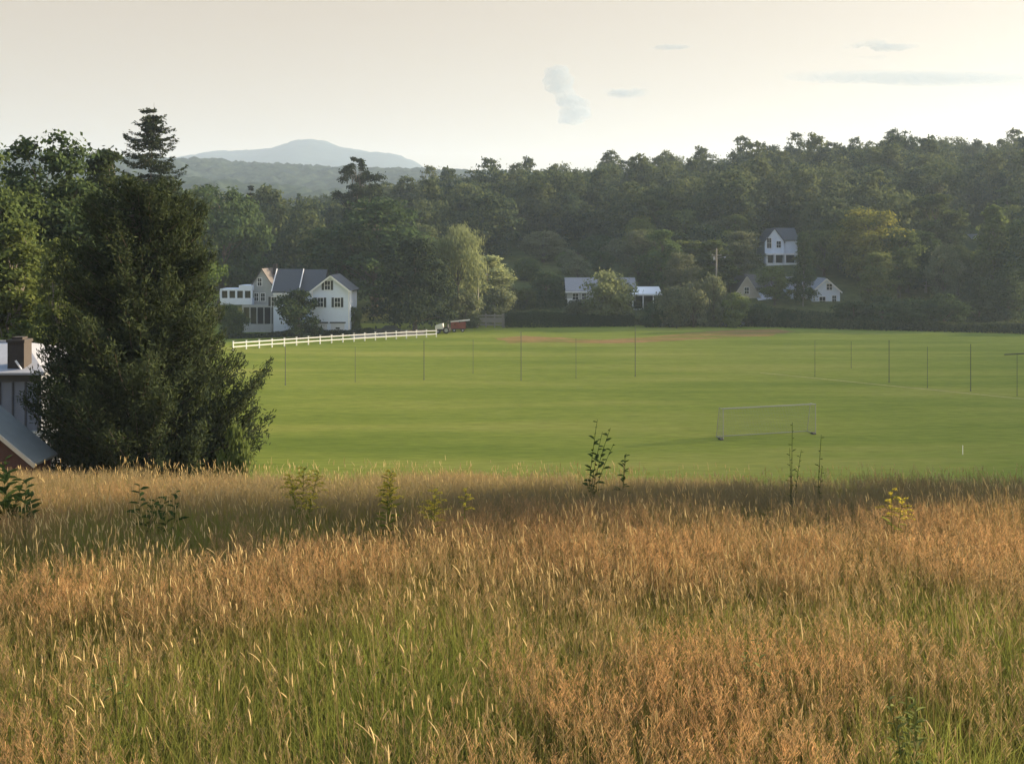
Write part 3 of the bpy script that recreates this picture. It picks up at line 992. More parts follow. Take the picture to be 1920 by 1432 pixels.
def farmhouse():
    d = 174.0
    xc = X(620, d)
    h = thing('farmhouse', 'white farmhouse with dark roofs and black shutters behind the white fence', 'house', (xc, d, 0))
    s = d / F
    w0, w1 = -34 * s, 34 * s                       # main gable block
    ze, zr = 7.7, 10.1
    mb = MB()
    gable_wall(mb, w0, w1, 0, 9, ze, zr)
    mb.build('wall', M['white'], h)
    # flared eaves like the photo's bell shaped gable
    mb = MB()
    gable_roof(mb, w0, w1, 0, 9, ze, zr, 'y', 0.38, 0.18)
    ro = mb.build('roof', M['slate'], h)
    tr = MB()
    rake(tr, w0, w1, ze, zr, -0.42, 0.4, 0.26)
    tr.box(w1 - 0.02, w1 + 0.42, -0.4, 0.05, ze - 0.42, ze - 0.12)
    tr.box(w0 - 0.42, w0 + 0.02, -0.4, 0.05, ze - 0.42, ze - 0.12)
    tr.build('rake_board', M['white_trim'], ro)
    for x in (w0, w1):
        tr = MB()
        tr.box(x - 0.09, x + 0.09, -0.06, 0.10, -0.5, ze - 0.44)
        tr.build('corner_board', M['white_trim'], h)
    window(h, -0.55, ZP(535, d), 0.9, 1.5, 0, True)
    window(h, 1.15, ZP(567, d), 0.95, 1.55, 0, True)
    window(h, -1.75, ZP(567, d), 0.95, 1.55, 0, True)
    for x in (-1.75, 1.2):
        g = MB()
        g.box(x - 1.15, x + 1.15, -0.05, -0.002, 0, 2.05)
        for z in (0.5, 1.0, 1.5):
            g.box(x - 1.15, x + 1.15, -0.062, -0.052, z - 0.02, z + 0.02)
        go = g.build('garage_door', M['garage'], h)
        g = MB()
        g.box(x - 1.35, x + 1.35, -0.16, -0.003, 2.08, 2.32)
        g.build('lintel', M['lintel'], go)
        g = MB()
        g.box(x - 0.35, x + 0.35, -0.075, -0.064, 1.1, 1.38)
        g.build('pane', M['glass'], go)
    # wing running left behind the bush: two roof sections between white rakes
    xa0, xa1 = X(514, 177) - xc, X(559, 177) - xc
    zea, zra = ZP(546, 177), ZP(506, 181)
    mb = MB()
    gable_wall(mb, xa0, xa1, 2.5, 10.5, zea, zra, 'x')
    mb.build('wall', M['white'], h)
    mb = MB()
    gable_roof(mb, xa0, xa1, 2.5, 10.5, zea, zra, 'x', 0.25, 0.18)
    r2 = mb.build('roof', M['slate'], h)
    mb = MB()
    k = (zra - zea) / 4
    for x in (xa0 - 0.28, xa1 + 0.28):
        mb.bar((x, 2.2, zea - 0.3 * k + 0.22), (x, 6.4, zra + 0.18), 0.12, 0.22)
    mb.box(xa0, xa1, 2.14, 2.26, zea - 0.55, zea - 0.3)
    mb.build('rake_board', M['white_trim'], r2)
    xb1 = w0 - 0.02
    mb = MB()
    gable_wall(mb, xa1 + 0.02, xb1, 3.6, 11, zea + 0.15, zra - 0.1, 'x')
    mb.build('wall', M['white'], h)
    mb = MB()
    gable_roof(mb, xa1 + 0.42, xb1 + 0.9, 3.6, 11, zea + 0.15, zra - 0.1, 'x', 0.3, 0.18)
    r3 = mb.build('roof', M['slate'], h)
    mb = MB()
    mb.box(xa1 + 0.45, xb1, 3.2, 3.35, zea - 0.5, zea - 0.2)
    mb.build('eave_board', M['white_trim'], r3)
    window(h, X(512, 177) - xc + 0.3, ZP(565, 177), 0.9, 1.5, 2.5, True)
    # grey gable at the far left: weathering and tree shade in its colour
    xg0, xg1 = X(474, 184) - xc, X(519, 184) - xc
    zeg, zrg = ZP(540, 184), ZP(505, 184)
    mb = MB()
    gable_wall(mb, xg0, xg1, 8, 17, zeg, zrg)
    tag(mb.build('wall', M['grey_wall'], h), 'greyer weathered gable wall with tree shade in its grey')
    mb = MB()
    gable_roof(mb, xg0, xg1, 8, 17, zeg, zrg, 'y', 0.3, 0.18)
    mb.build('roof', M['brown_roof'], h)
    for px, py in ((486, 556), (498, 556), (492, 528)):
        window(h, X(px, 184) - xc, ZP(py, 184), 0.7, 1.35, 8)
    # upper sun porch and lower open porch
    xp0, xp1 = X(414, 181) - xc, X(474, 181) - xc - 0.02
    zp0, zp1 = ZP(571, 181), ZP(545, 181)
    mb = MB()
    mb.box(xp0, xp1, 6.5, 11, zp0, zp0 + 1.15)
    mb.box(xp0, xp1, 6.5, 11, zp1, zp1 + 0.35)
    for x in np.linspace(xp0 + 0.1, xp1 - 0.1, 5):
        mb.box(x - 0.16, x + 0.16, 6.52, 6.8, zp0 + 1.15, zp1)
    mb.box(xp0 + 3.3, xp1, 6.56, 10.9, zp1 + 0.35, zp1 + 0.95)
    mb.box(xp0, xp0 + 0.2, 6.8, 11, zp0 + 1.15, zp1)
    po = mb.build('sun_porch', M['white'], h)
    mb = MB()
    mb.box(xp0 + 0.25, xp1 - 0.05, 6.95, 7.0, zp0 + 1.15, zp1)
    mb.build('pane', M['glass'], po)
    xq0, xq1 = X(452, 180) - xc, X(508, 180) - xc
    mb = MB()
    mb.box(xq0, xq1, 6.6, 7.9, ZP(580, 180) + 0.3, zp0 - 0.03)
    for x in np.linspace(xq0 + 0.15, xq1 - 0.15, 5):
        mb.box(x - 0.09, x + 0.09, 6.62, 6.8, 1.4, ZP(580, 180) + 0.3)
    mb.box(xq0, xq1, 6.6, 7.9, -0.5, 1.4)
    pp = mb.build('porch', M['grey_wall'], h)
    mb = MB()
    mb.box(xq0 + 0.1, xq1 - 0.1, 7.5, 7.85, 1.4, ZP(580, 180) + 0.29)
    mb.build('pane', M['glass'], pp)  # dark sheet drawn for the shade inside the open porch
    mb = MB()
    xx = X(508, 184) - xc
    mb.box(xx - 0.35, xx + 0.35, 13, 13.7, zrg - 1, zrg + 0.9)
    mb.build('chimney', M['brick'], h)


farmhouse()


def upper_house():
    d = 240.0
    xc = X(1452, d)
    zb = ZP(500, d)
    h = thing('hill_house', 'tall white gabled house with a columned porch highest on the slope', 'house', (xc, d, zb))
    q = lambda px: X(px, d) - xc
    zz = lambda py: ZP(py, d) - zb
    mb = MB()
    gable_wall(mb, q(1434), q(1470), 0, 8, zz(453), zz(429), z0=-4)
    mb.build('wall', M['white'], h)
    mb = MB()
    gable_roof(mb, q(1434), q(1470), 0, 8, zz(453), zz(429), 'y', 0.25)
    mb.build('roof', M['slate'], h)
    mb = MB()
    gable_wall(mb, q(1470) + 0.02, q(1497), 0.6, 8, zz(451), zz(429), 'x', z0=-4)
    mb.build('wall', M['white'], h)
    mb = MB()
    gable_roof(mb, q(1470) - 1.2, q(1497), 0.6, 8, zz(450), zz(428), 'x', 0.25)
    mb.build('roof', M['slate'], h)
    window(h, q(1460), zz(458.5), 1.0, 1.5)
    window(h, q(1442), zz(456), 1.0, 2.3)
    # porch: dark openings between white columns
    mb = MB()
    mb.box(q(1434), q(1497), -1.6, -0.02, zz(478), zz(475))
    mb.box(q(1434), q(1497), -1.6, -0.02, zz(499), zz(493))
    for px in (1435, 1450, 1469, 1490, 1496):
        mb.box(q(px) - 0.16, q(px) + 0.16, -1.58, -1.3, zz(493), zz(478))
    mb.box(q(1436), q(1496), -1.5, -0.05, -4, zz(499))
    po = mb.build('porch', M['white_trim'], h)
    mb = MB()
    for a, b in ((1436, 1449), (1452, 1467), (1471, 1489)):
        mb.box(q(a), q(b), -0.10, -0.03, zz(493), zz(478))
    mb.build('pane', M['glass'], po)  # dark sheets stand in for shade between the columns


upper_house()


def brown_house():
    d = 212.0
    xc = X(1400, d)
    zb = gz(xc, d)
    h = thing('cottage', 'cream cottage with a steep brown roof half hidden by bushes', 'house', (xc, d, zb))
    q = lambda px: X(px, d) - xc
    zz = lambda py: ZP(py, d) - zb
    mb = MB()
    gable_wall(mb, q(1372), q(1428), 0, 9, zz(562), zz(519), z0=-2)
    mb.build('wall', M['cream_wall'], h)
    mb = MB()
    gable_roof(mb, q(1372), q(1428), 0, 9, zz(562), zz(519), 'y', 0.3)
    ro = mb.build('roof', M['brown_roof'], h)
    mb = MB()
    rake(mb, q(1372), q(1428), zz(562), zz(519), -0.34, 0.3, 0.3)
    mb.build('rake_board', M['cream_wall'], ro)
    mb = MB()
    gable_wall(mb, q(1428) + 0.05, q(1462), 3, 8.8, zz(540), zz(518), 'x', z0=-2)
    mb.build('wall', M['cream_wall'], h)
    mb = MB()
    gable_roof(mb, q(1410), q(1462), 2.8, 9, zz(540), zz(517), 'x', 0.3)
    mb.build('roof', M['brown_roof'], h)
    mb = MB()
    mb.prism_x([(-2.2, zz(566)), (2.7, zz(552)), (2.7, zz(550)), (-2.2, zz(564))], q(1418), q(1452))
    mb.box(q(1419), q(1451), -1.8, 2.6, -2, zz(566) - 0.05)
    mb.build('lean_to', M['bright_metal'], h)
    window(h, q(1400), zz(545), 0.9, 1.3)


brown_house()


def right_house():
    d = 209.0
    xc = X(1548, d)
    zb = gz(xc, d)
    h = thing('village_house', 'white two storey gabled house low on the slope under the trees', 'house', (xc, d, zb))
    q = lambda px: X(px, d) - xc
    zz = lambda py: ZP(py, d) - zb
    mb = MB()
    gable_wall(mb, q(1523), q(1575), 0, 8, zz(546), zz(523), z0=-3)
    mb.build('wall', M['white'], h)
    mb = MB()
    gable_roof(mb, q(1523), q(1575), 0, 8, zz(546), zz(523), 'y', 0.35)
    ro = mb.build('roof', M['grey_roof'], h)
    mb = MB()
    rake(mb, q(1523), q(1575), zz(546), zz(523), -0.4, 0.35, 0.25)
    mb.build('rake_board', M['white_trim'], ro)
    mb = MB()
    gable_wall(mb, q(1488), q(1523) - 0.02, 2, 8, zz(545), zz(522), 'x', z0=-3)
    mb.build('wall', M['white'], h)
    mb = MB()
    gable_roof(mb, q(1488), q(1523) + 1, 2, 8, zz(545), zz(522), 'x', 0.3)
    mb.build('roof', M['grey_roof'], h)
    window(h, q(1555), zz(538), 1.1, 1.2, 0)
    window(h, q(1542), zz(564), 1.2, 1.6, 0)
    window(h, q(1564), zz(560), 0.8, 1.2, 0)
    window(h, q(1511), zz(566), 0.9, 1.5, 2)
    window(h, q(1498), zz(566), 0.9, 1.5, 2)
    for px in (1542, 1562):
        g = MB()
        g.box(q(px) - 0.6, q(px) + 0.6, -0.06, -0.002, -1, zz(584))
        g.build('door', M['shutter'], h)
    mb = MB()
    mb.prism_x([(-2.0, zz(582)), (-0.02, zz(574)), (-0.02, zz(572)), (-2.0, zz(580))], q(1530), q(1556))
    mb.bar((q(1531), -1.9, zz(582)), (q(1531), -1.9, -1), 0.14)
    mb.bar((q(1555), -1.9, zz(582)), (q(1555), -1.9, -1), 0.14)
    mb.build('porch', M['white_trim'], h)


right_house()


def low_house():
    d = 208.0
    xc = X(1080, d)
    zb = gz(xc, d)
    h = thing('bungalow', 'pale grey low house with white roof edges behind the willow like bush', 'house', (xc, d, zb))
    q = lambda px: X(px, d) - xc
    zz = lambda py: ZP(py, d) - zb
    mb = MB()
    gable_wall(mb, q(1063), q(1192), 0, 8, zz(545), zz(523), 'x', z0=-2)
    mb.build('wall', M['grey_wall'], h)
    mb = MB()
    gable_roof(mb, q(1063), q(1192), 0, 8, zz(545), zz(523), 'x', 0.3)
    ro = mb.build('roof', M['grey_roof'], h)
    mb = MB()
    mb.box(q(1063) - 0.3, q(1192) + 0.3, -0.36, -0.3, zz(549), zz(546))
    mb.build('eave_board', M['white_trim'], ro)
    window(h, q(1079), zz(556), 1.2, 1.2, 0)
    window(h, q(1095), zz(556), 0.8, 1.2, 0)
    g = MB()
    g.box(q(1068) - 0.5, q(1068) + 0.5, -0.06, -0.002, -1, zz(560))
    g.build('door', M['white_trim'], h)
    # white porch end at the right
    mb = MB()
    mb.prism_x([(-2.6, zz(553)), (2.0, zz(540)), (2.0, zz(538)), (-2.6, zz(550))], q(1183), q(1238))
    for px in (1184, 1203, 1222, 1236):
        mb.bar((q(px), -2.4, zz(553)), (q(px), -2.4, -1), 0.2)
    mb.box(q(1183), q(1238), -2.5, -2.3, zz(580), zz(577))
    po = mb.build('porch', M['white_trim'], h)
    mb = MB()
    mb.box(q(1192) + 0.03, q(1237), 1.2, 1.3, -1, zz(545))
    mb.build('pane', M['glass'], po)  # dark backing sheet in place of the porch's inner shade


low_house()


def hidden_house():
    d = 262.0
    xc = X(1835, d)
    zb = ZP(512, d)
    h = thing('cabin', 'small white gabled house showing through the trees high on the slope', 'house', (xc, d, zb))
    q = lambda px: X(px, d) - xc
    zz = lambda py: ZP(py, d) - zb
    mb = MB()
    gable_wall(mb, q(1805), q(1858), 0, 7, zz(466), zz(440), z0=-4)
    mb.build('wall', M['white'], h)
    mb = MB()
    gable_roof(mb, q(1805), q(1858), 0, 7, zz(466), zz(440), 'y', 0.3)
    mb.build('roof', M['grey_roof'], h)
    window(h, q(1818), zz(479), 1.0, 1.5)
    window(h, q(1840), zz(479), 1.0, 1.5)
    window(h, q(1832), zz(456), 0.9, 1.2)


hidden_house()


def barns():
    # grey board barn under a pale hipped roof
    d = 43.0
    xc = X(20, d)
    zb = gz(xc, d)
    h = thing('barn', 'blue grey boarded barn with a pale roof and dark brick chimney beside the cedar', 'barn', (xc, d, zb))
    ze, zr = ZP(699, d) - zb, ZP(641, 47) - zb
    x0, x1, xr = -10.0, X(84, d) - xc, X(47, 47) - xc
    mb = MB()
    mb.box(x0 + 0.3, x1 - 0.3, 0.35, 7.7, -1.5, ze - 0.12)
    wl = mb.build('wall', M['barn_wall'], h)
    mb = MB()
    for x in np.arange(x1 - 0.42, x0 + 0.4, -0.54):
        mb.box(x - 0.035, x + 0.035, 0.30, 0.347, -1.5, ze - 0.42)
    tag(mb.build('batten', M['slate'], wl), kind='stuff')
    mb = MB()
    mb.box(x0 + 0.3, x1 - 0.3, 0.28, 0.345, ze - 0.40, ze - 0.13)
    mb.build('eave_shadow_strip', M['slate'], wl)  # dark strip standing in for the shadow under the eave
    t = 0.09
    P4 = [(x0, 0, ze), (x1, 0, ze), (x1, 8, ze), (x0, 8, ze)]
    R2 = [(x0 + 2.6, 4, zr), (xr, 4, zr)]
    vs = [(p[0], p[1], p[2] - t) for p in P4] + P4 + R2
    mb = MB()
    mb.add(vs, [(3, 2, 1, 0), (0, 1, 5, 4), (1, 2, 6, 5), (2, 3, 7, 6), (3, 0, 4, 7), (4, 5, 9, 8), (5, 6, 9), (6, 7, 8, 9), (7, 4, 8)])
    ro = mb.build('roof', M['bright_metal'], h)
    mb = MB()
    mb.box(x0 + 2.4, xr + 0.1, 3.92, 4.08, zr - 0.02, zr + 0.07)
    mb.build('ridge_cap', M['bright_metal'], ro)
    a, b = X(14, 43.5) - xc, X(45, 43.5) - xc
    zt = ZP(637, 43.5) - zb
    mb = MB()
    mb.box(a, b, 0.5, 1.2, ze - 0.05, zt - 0.12)
    mb.box(a - 0.04, b + 0.04, 0.46, 1.24, zt - 0.119, zt)
    mb.box(a + 0.12, b - 0.12, 0.62, 1.08, zt, zt + 0.10)
    ch = mb.build('chimney', M['brick'], h)
    mb = MB()
    mb.bar((X(29, 43.45) - xc, 0.455, ZP(676, 43.45) - zb), (X(40, 43.45) - xc, 0.455, ZP(692, 43.45) - zb), 0.07, 0.06)
    mb.build('flashing', M['white_trim'], ch)
    zl = ZP(812, d) - zb
    mb = MB()
    mb.prism_x([(-3.3, zl - 1.7), (0.33, zl), (0.33, zl + 0.07), (-3.3, zl - 1.62)], x0, x1 - 0.1)
    lt = mb.build('lean_to_roof', M['shed_roof'], h)
    tag(lt, 'dull grey green lower roof')
    mb = MB()
    mb.box(x0 + 0.2, x1 - 0.3, -3.1, 0.34, -1.5, zl - 1.75)
    mb.build('lean_to', M['grey_wood'], h)
    # red shed in front, gable end to the camera
    d3 = 33.5
    xa, xb = X(-420, d3), X(62, d3)
    xc3 = (xa + xb) / 2
    zb3 = gz(xc3, d3)
    h3 = thing('red_shed', 'dark red shed whose pale roof edge slopes down into the tall grass', 'shed', (xc3, d3, zb3))
    z_at = lambda px, py: ZP(py, d3) - zb3
    zlo = z_at(62, 863)
    zhi = zlo + (xb - xc3) * 0.84
    mb = MB()
    gable_wall(mb, xa - xc3, xb - xc3, 0, 1.3, zlo, zhi, z0=-1.5)
    mb.build('wall', M['red_wood'], h3)
    mb = MB()
    gable_roof(mb, xa - xc3, xb - xc3, 0, 1.3, zlo, zhi, 'y', 0.16, 0.07)
    r3 = mb.build('roof', M['shed_roof'], h3)
    mb = MB()
    rake(mb, xa - xc3, xb - xc3, zlo, zhi, -0.2, 0.16, 0.12)
    mb.build('rake_board', M['cream_wall'], r3)


barns()

# ------------------------------------------------------------------ fences, poles, goal
def rail_fence():
    pts = []
    a, b = gp(437, 656.5), gp(818, 631.5)
    r = thing('rail_fence', 'white post and rail fence along the edge of the field by the farmhouse', 'fence', (0, 0, 0))
    n = 19
    P3 = [Vector((a[0] + (b[0] - a[0]) * k / (n - 1), a[1] + (b[1] - a[1]) * k / (n - 1) + 1.2 * math.sin(k / (n - 1) * PI), 0)) for k in range(n)]
    for k, p in enumerate(P3):
        mb = MB()
        mb.box(p.x - 0.08, p.x + 0.08, p.y - 0.08, p.y + 0.08, -0.2, 1.22 + (0.04 * math.sin(k * 2.3)))
        mb.box(p.x - 0.13, p.x + 0.13, p.y - 0.13, p.y + 0.13, 1.27, 1.32)
        mb.build('post', M['fence_white'], r)
    for z in (0.50, 1.06):
        for k in range(n - 1):
            mb = MB()
            q0, q1 = P3[k].copy(), P3[k + 1].copy()
            off = Vector((0, -0.13, z))
            mb.bar(q0 + off, q1 + off, 0.05, 0.14)
            mb.build('rail', M['fence_white'], r)


rail_fence()


def board_fence():
    a, b = gp(878, 613.5), gp(944, 614)
    r = thing('board_fence', 'grey weathered board fence between the red wagon and the hedge', 'fence', (0, 0, 0))
    n = 5
    for k in range(n):
        t = k / (n - 1)
        x, y = a[0] + (b[0] - a[0]) * t, a[1] + (b[1] - a[1]) * t
        w = 0.32 if k == n - 1 else 0.13
        mb = MB()
        mb.box(x - w, x + w, y - 0.1, y + 0.1, -0.2, 2.55)
        mb.build('post', M['grey_wood'], r)
    for z, hh in ((2.2, 0.32), (1.35, 0.95), (0.5, 0.3)):
        mb = MB()
        mb.bar((a[0], a[1] - 0.15, z), (b[0], b[1] - 0.15, z), 0.05, hh)
        mb.build('rail', M['grey_wood'], r)


board_fence()


def hedge():
    rng = np.random.default_rng(71)
    x0, d0 = X(946, 190.5), 190.5
    x1, d1 = X(1188, 193.5), 193.5
    L = math.hypot(x1 - x0, d1 - d0)
    ang = math.atan2(d1 - d0, x1 - x0)
    n = 30000
    s = rng.random(n) * L
    hgt = 2.5 + 0.7 * (fbm(s, s * 0, 3.0, 5) - 0.5) + 0.35 * np.sin(s * 0.25)
    v = rng.uniform(-1, 1, n)
    z = hgt * rng.random(n) ** 0.7
    face = np.where(rng.random(n) < 0.8, np.sign(v) * (1 - 0.15 * rng.random(n)), v)
    c = np.stack([s, face * (0.85 - 0.12 * z / 2.5), z], 1) + rng.normal(size=(n, 3)) * 0.06
    nrm = np.stack([0 * s, face, 0.4 + 0 * s], 1) + 0.8 * rng.normal(size=(n, 3))
    a = rng.uniform(0.06, 0.14, n)
    Q = leaf_quads(c, nrm, a, a * 0.6, rng)
    # woody core so the hedge is opaque
    o = thing('hedge', 'long dark clipped hedge along the far edge of the field', 'hedge', (x0, d0, 0), ang)
    obj('foliage', quads_mesh('foliage', Q, M['leaf_dark'], np.clip(0.3 + 0.2 * rng.normal(size=n), 0, 1)), o)
    tw = [tube(curve_pts((t, rng.uniform(-.3, .3), 0), (t + rng.uniform(-.4, .4), rng.uniform(-.4, .4), 2.0), 0, 5, rng), [0.05, 0.045, 0.04, 0.03, 0.02], 5)
          for t in np.arange(0.3, L, 0.45)]
    obj('stem', quads_mesh('stem', np.concatenate(tw), M['bark']), o)['kind'] = 'stuff'


hedge()


def net_poles():
    spec = [(535, 722, 648), (666, 716, 650), (795, 712, 638), (887, 700, 636), (977, 713, 622), (1080, 709, 634), (1191, 706, 612),
            (1528, 706, 638), (1596, 690, 640), (1667, 717, 638), (1739, 727, 650), (1820, 733, 645), (1907, 742, 662)]
    first = None
    dark = {535, 795, 977, 1191, 1667, 1820}
    for px, pb, pt in spec:
        x, d = gp(px, pb)
        hh = ZP(pt, d)
        r = thing('net_pole', 'thin dark pole standing in a line across the green field', 'pole', (x, d, 0), 0, 'net poles across the field')
        rad = 0.046 if px in dark else 0.03
        mb = MB()
        mb.cyl((0, 0, -0.3), (0.0, 0, hh), rad, rad * 0.8, 8)
        mb.build('pole', M['pole_dark'], r)
        mb = MB()
        mb.cyl((0, 0, 0.0), (0, 0, 0.10), rad * 1.5, rad * 1.3, 10)
        mb.build('collar', M['pole_dark'], r)
        if px == 1907:
            mb = MB()
            mb.bar((-1.3, 0, hh - 0.15), (1.4, 0, hh), 0.06, 0.12)
            mb.build('cross_arm', M['pole_dark'], r)


net_poles()


def goal():
    A = Vector((*gp(1356, 824), 0))
    B = Vector((*gp(1529, 813.5), 0))
    L = (B - A).length
    ang = math.atan2(B.y - A.y, B.x - A.x)
    r = thing('soccer_goal', 'white soccer goal with a pale net standing on the green field', 'goal', A, ang)
    hh, dp, dt = 2.44, 1.2, 0.7
    R = 0.038
    for x in (0, L):
        mb = MB()
        mb.cyl((x, 0, 0), (x, 0, hh + R), R, R, 12)
        mb.build('post', M['goal_white'], r)
    mb = MB()
    mb.cyl((R, 0, hh), (L - R, 0, hh), R, R, 12)
    mb.build('crossbar', M['goal_white'], r)
    for x in (0.02, L - 0.02):
        mb = MB()
        mb.cyl((x, R, hh - 0.02), (x, dt, hh - 0.02), 0.025, 0.025, 8)
        mb.cyl((x, dt, hh - 0.02), (x, dp, 0.03), 0.025, 0.025, 8)
        mb.cyl((x, R, 0.03), (x, dp, 0.03), 0.03, 0.03, 8)
        mb.build('side_frame', M['goal_white'], r)
    mb = MB()
    mb.cyl((0.04, dp, 0.03), (L - 0.04, dp, 0.03), 0.025, 0.025, 8)
    mb.build('ground_bar', M['goal_white'], r)
    net = MB()
    w = 0.006
    prof = [(0.02, hh - 0.03), (dt, hh - 0.05), (dp - 0.02, 0.06)]
    for x in np.arange(0.06, L, 0.14):
        net.bar((x, prof[0][0], prof[0][1]), (x, prof[1][0], prof[1][1]), w)
        net.bar((x, prof[1][0], prof[1][1]), (x, prof[2][0], prof[2][1]), w)
    for t in np.arange(0, 1.01, 0.055):
        y, z = prof[1][0] + (prof[2][0] - prof[1][0]) * t, prof[1][1] + (prof[2][1] - prof[1][1]) * t
        net.bar((0.03, y, z), (L - 0.03, y, z), w)
    for y in np.arange(0.1, dt, 0.14):
        net.bar((0.03, y, hh - 0.04), (L - 0.03, y, hh - 0.04), w)
    for x in (0.035, L - 0.035):
        for z in np.arange(0.1, hh, 0.14):
            yb = dt + (dp - dt) * (1 - z / hh)
            net.bar((x, 0.03, z), (x, yb, z), w)
        for y in np.arange(0.12, dp, 0.14):
            zt = hh if y < dt else hh * (1 - (y - dt) / (dp - dt))
            net.bar((x, y, 0.04), (x, y, zt), w)
    net.build('net', M['net'], r)
    for x in (0.0, L):
        mb = MB()
        mb.prism_x([(-0.22, 0.0), (0.24, 0.0), (0.2, 0.11), (0.08, 0.16), (-0.12, 0.15), (-0.2, 0.08)], x - 0.36, x - R - 0.01)
        mb.build('sandbag', M['black'], r, 0.03)


goal()

x_, d_ = gp(1805, 852)
mk = thing('marker_post', 'short white marker post standing alone on the field', 'post', (x_, d_, 0))
mb = MB()
mb.cyl((0, 0, -0.1), (0, 0, 0.62), 0.03, 0.025, 10)
mb.build('post', M['fence_white'], mk)
mb = MB()
mb.cyl((0, 0, 0.62), (0, 0, 0.68), 0.035, 0.02, 10)
mb.build('cap', M['fence_white'], mk)


def utility_pole(px, top, base, d, label):
    x = X(px, d)
    zb = gz(x, d)
    hh = ZP(top, d) - zb
    r = thing('utility_pole', label, 'utility pole', (x, d, zb))
    mb = MB()
    mb.cyl((0, 0, -0.5), (0.05, 0, hh), 0.19, 0.12, 10)
    mb.build('pole', M['pole_wood'], r)
    mb = MB()
    mb.bar((-0.9, -0.15, hh - 1.3), (1.0, -0.15, hh - 1.3), 0.12, 0.14)
    co = mb.build('cross_arm', M['pole_wood'], r)
    for sx in (-0.8, 0.0, 0.85):
        mb = MB()
        mb.cyl((sx, -0.15, hh - 1.22), (sx, -0.15, hh - 1.02), 0.05, 0.07, 8)
        mb.build('insulator', M['goal_white'], co)
    mb = MB()
    mb.cyl((-0.42, -0.1, hh - 2.2), (-0.42, -0.1, hh - 1.55), 0.22, 0.22, 12)
    mb.build('transformer', M['bulb'], r)
    mb = MB()
    mb.bar((0.1, -0.1, hh - 1.9), (1.5, -0.5, hh - 1.6), 0.06)
    mb.cyl((1.4, -0.5, hh - 1.72), (1.75, -0.55, hh - 1.66), 0.16, 0.12, 8)
    mb.build('street_light', M['bulb'], r)


utility_pole(1343, 466, 600, 196.5, 'tall wooden utility pole standing before the round hillside tree')
utility_pole(896, 498, 600, 192, 'shorter wooden utility pole in front of the grey green tree')


# ------------------------------------------------------------------ vehicles
def wheel(parent, x, y, z, r, w=0.22):
    mb = MB()
    mb.cyl((x, y - w / 2, z), (x, y + w / 2, z), r, r, 16)
    o = mb.build('wheel', M['black'], parent)
    mb = MB()
    mb.cyl((x, y - w / 2 - 0.015, z), (x, y - w / 2 - 0.002, z), r * 0.55, r * 0.5, 12)
    mb.build('rim', M['bulb'], o)


def car(label, px, py, mat, rz, name='parked_car'):
    x, d = gp(px, py)
    r = thing(name, label, 'car', (x, d, gz(x, d)), rz)
    mb = MB()
    mb.prism([(-2.2, 0.35), (2.2, 0.35), (2.25, 0.75), (2.1, 0.92), (1.15, 1.0), (-1.9, 1.0), (-2.2, 0.9)], -0.88, 0.88)
    mb.build('body', mat, r, 0.06)
    mb = MB()
    mb.prism([(-1.75, 1.0), (1.1, 1.0), (0.45, 1.48), (-1.2, 1.5)], -0.76, 0.76)
    ro = mb.build('cabin', mat, r, 0.06)
    mb = MB()
    mb.prism([(-1.5, 1.05), (-0.25, 1.05), (-0.25, 1.42), (-1.15, 1.42)], -0.785, 0.785)
    mb.prism([(-0.15, 1.05), (0.85, 1.05), (0.4, 1.42), (-0.15, 1.42)], -0.785, 0.785)
    mb.build('side_window', M['glass'], ro)
    for sx in (-1.4, 1.4):
        for sy in (-0.82, 0.82):
            wheel(r, sx, sy, 0.33, 0.33)
    for sy in (-0.62, 0.62):
        mb = MB()
        mb.box(2.18, 2.26, sy - 0.2, sy + 0.2, 0.62, 0.78)
        mb.build('headlight', M['goal_white'], r)


car('dark blue car parked against the brush on the far edge of the field', 1372, 612.5, M['blue_car'], 0.06)
car('charcoal car parked under the large tree behind the white fence', 727, 627, M['dark_car'], PI + 0.1)


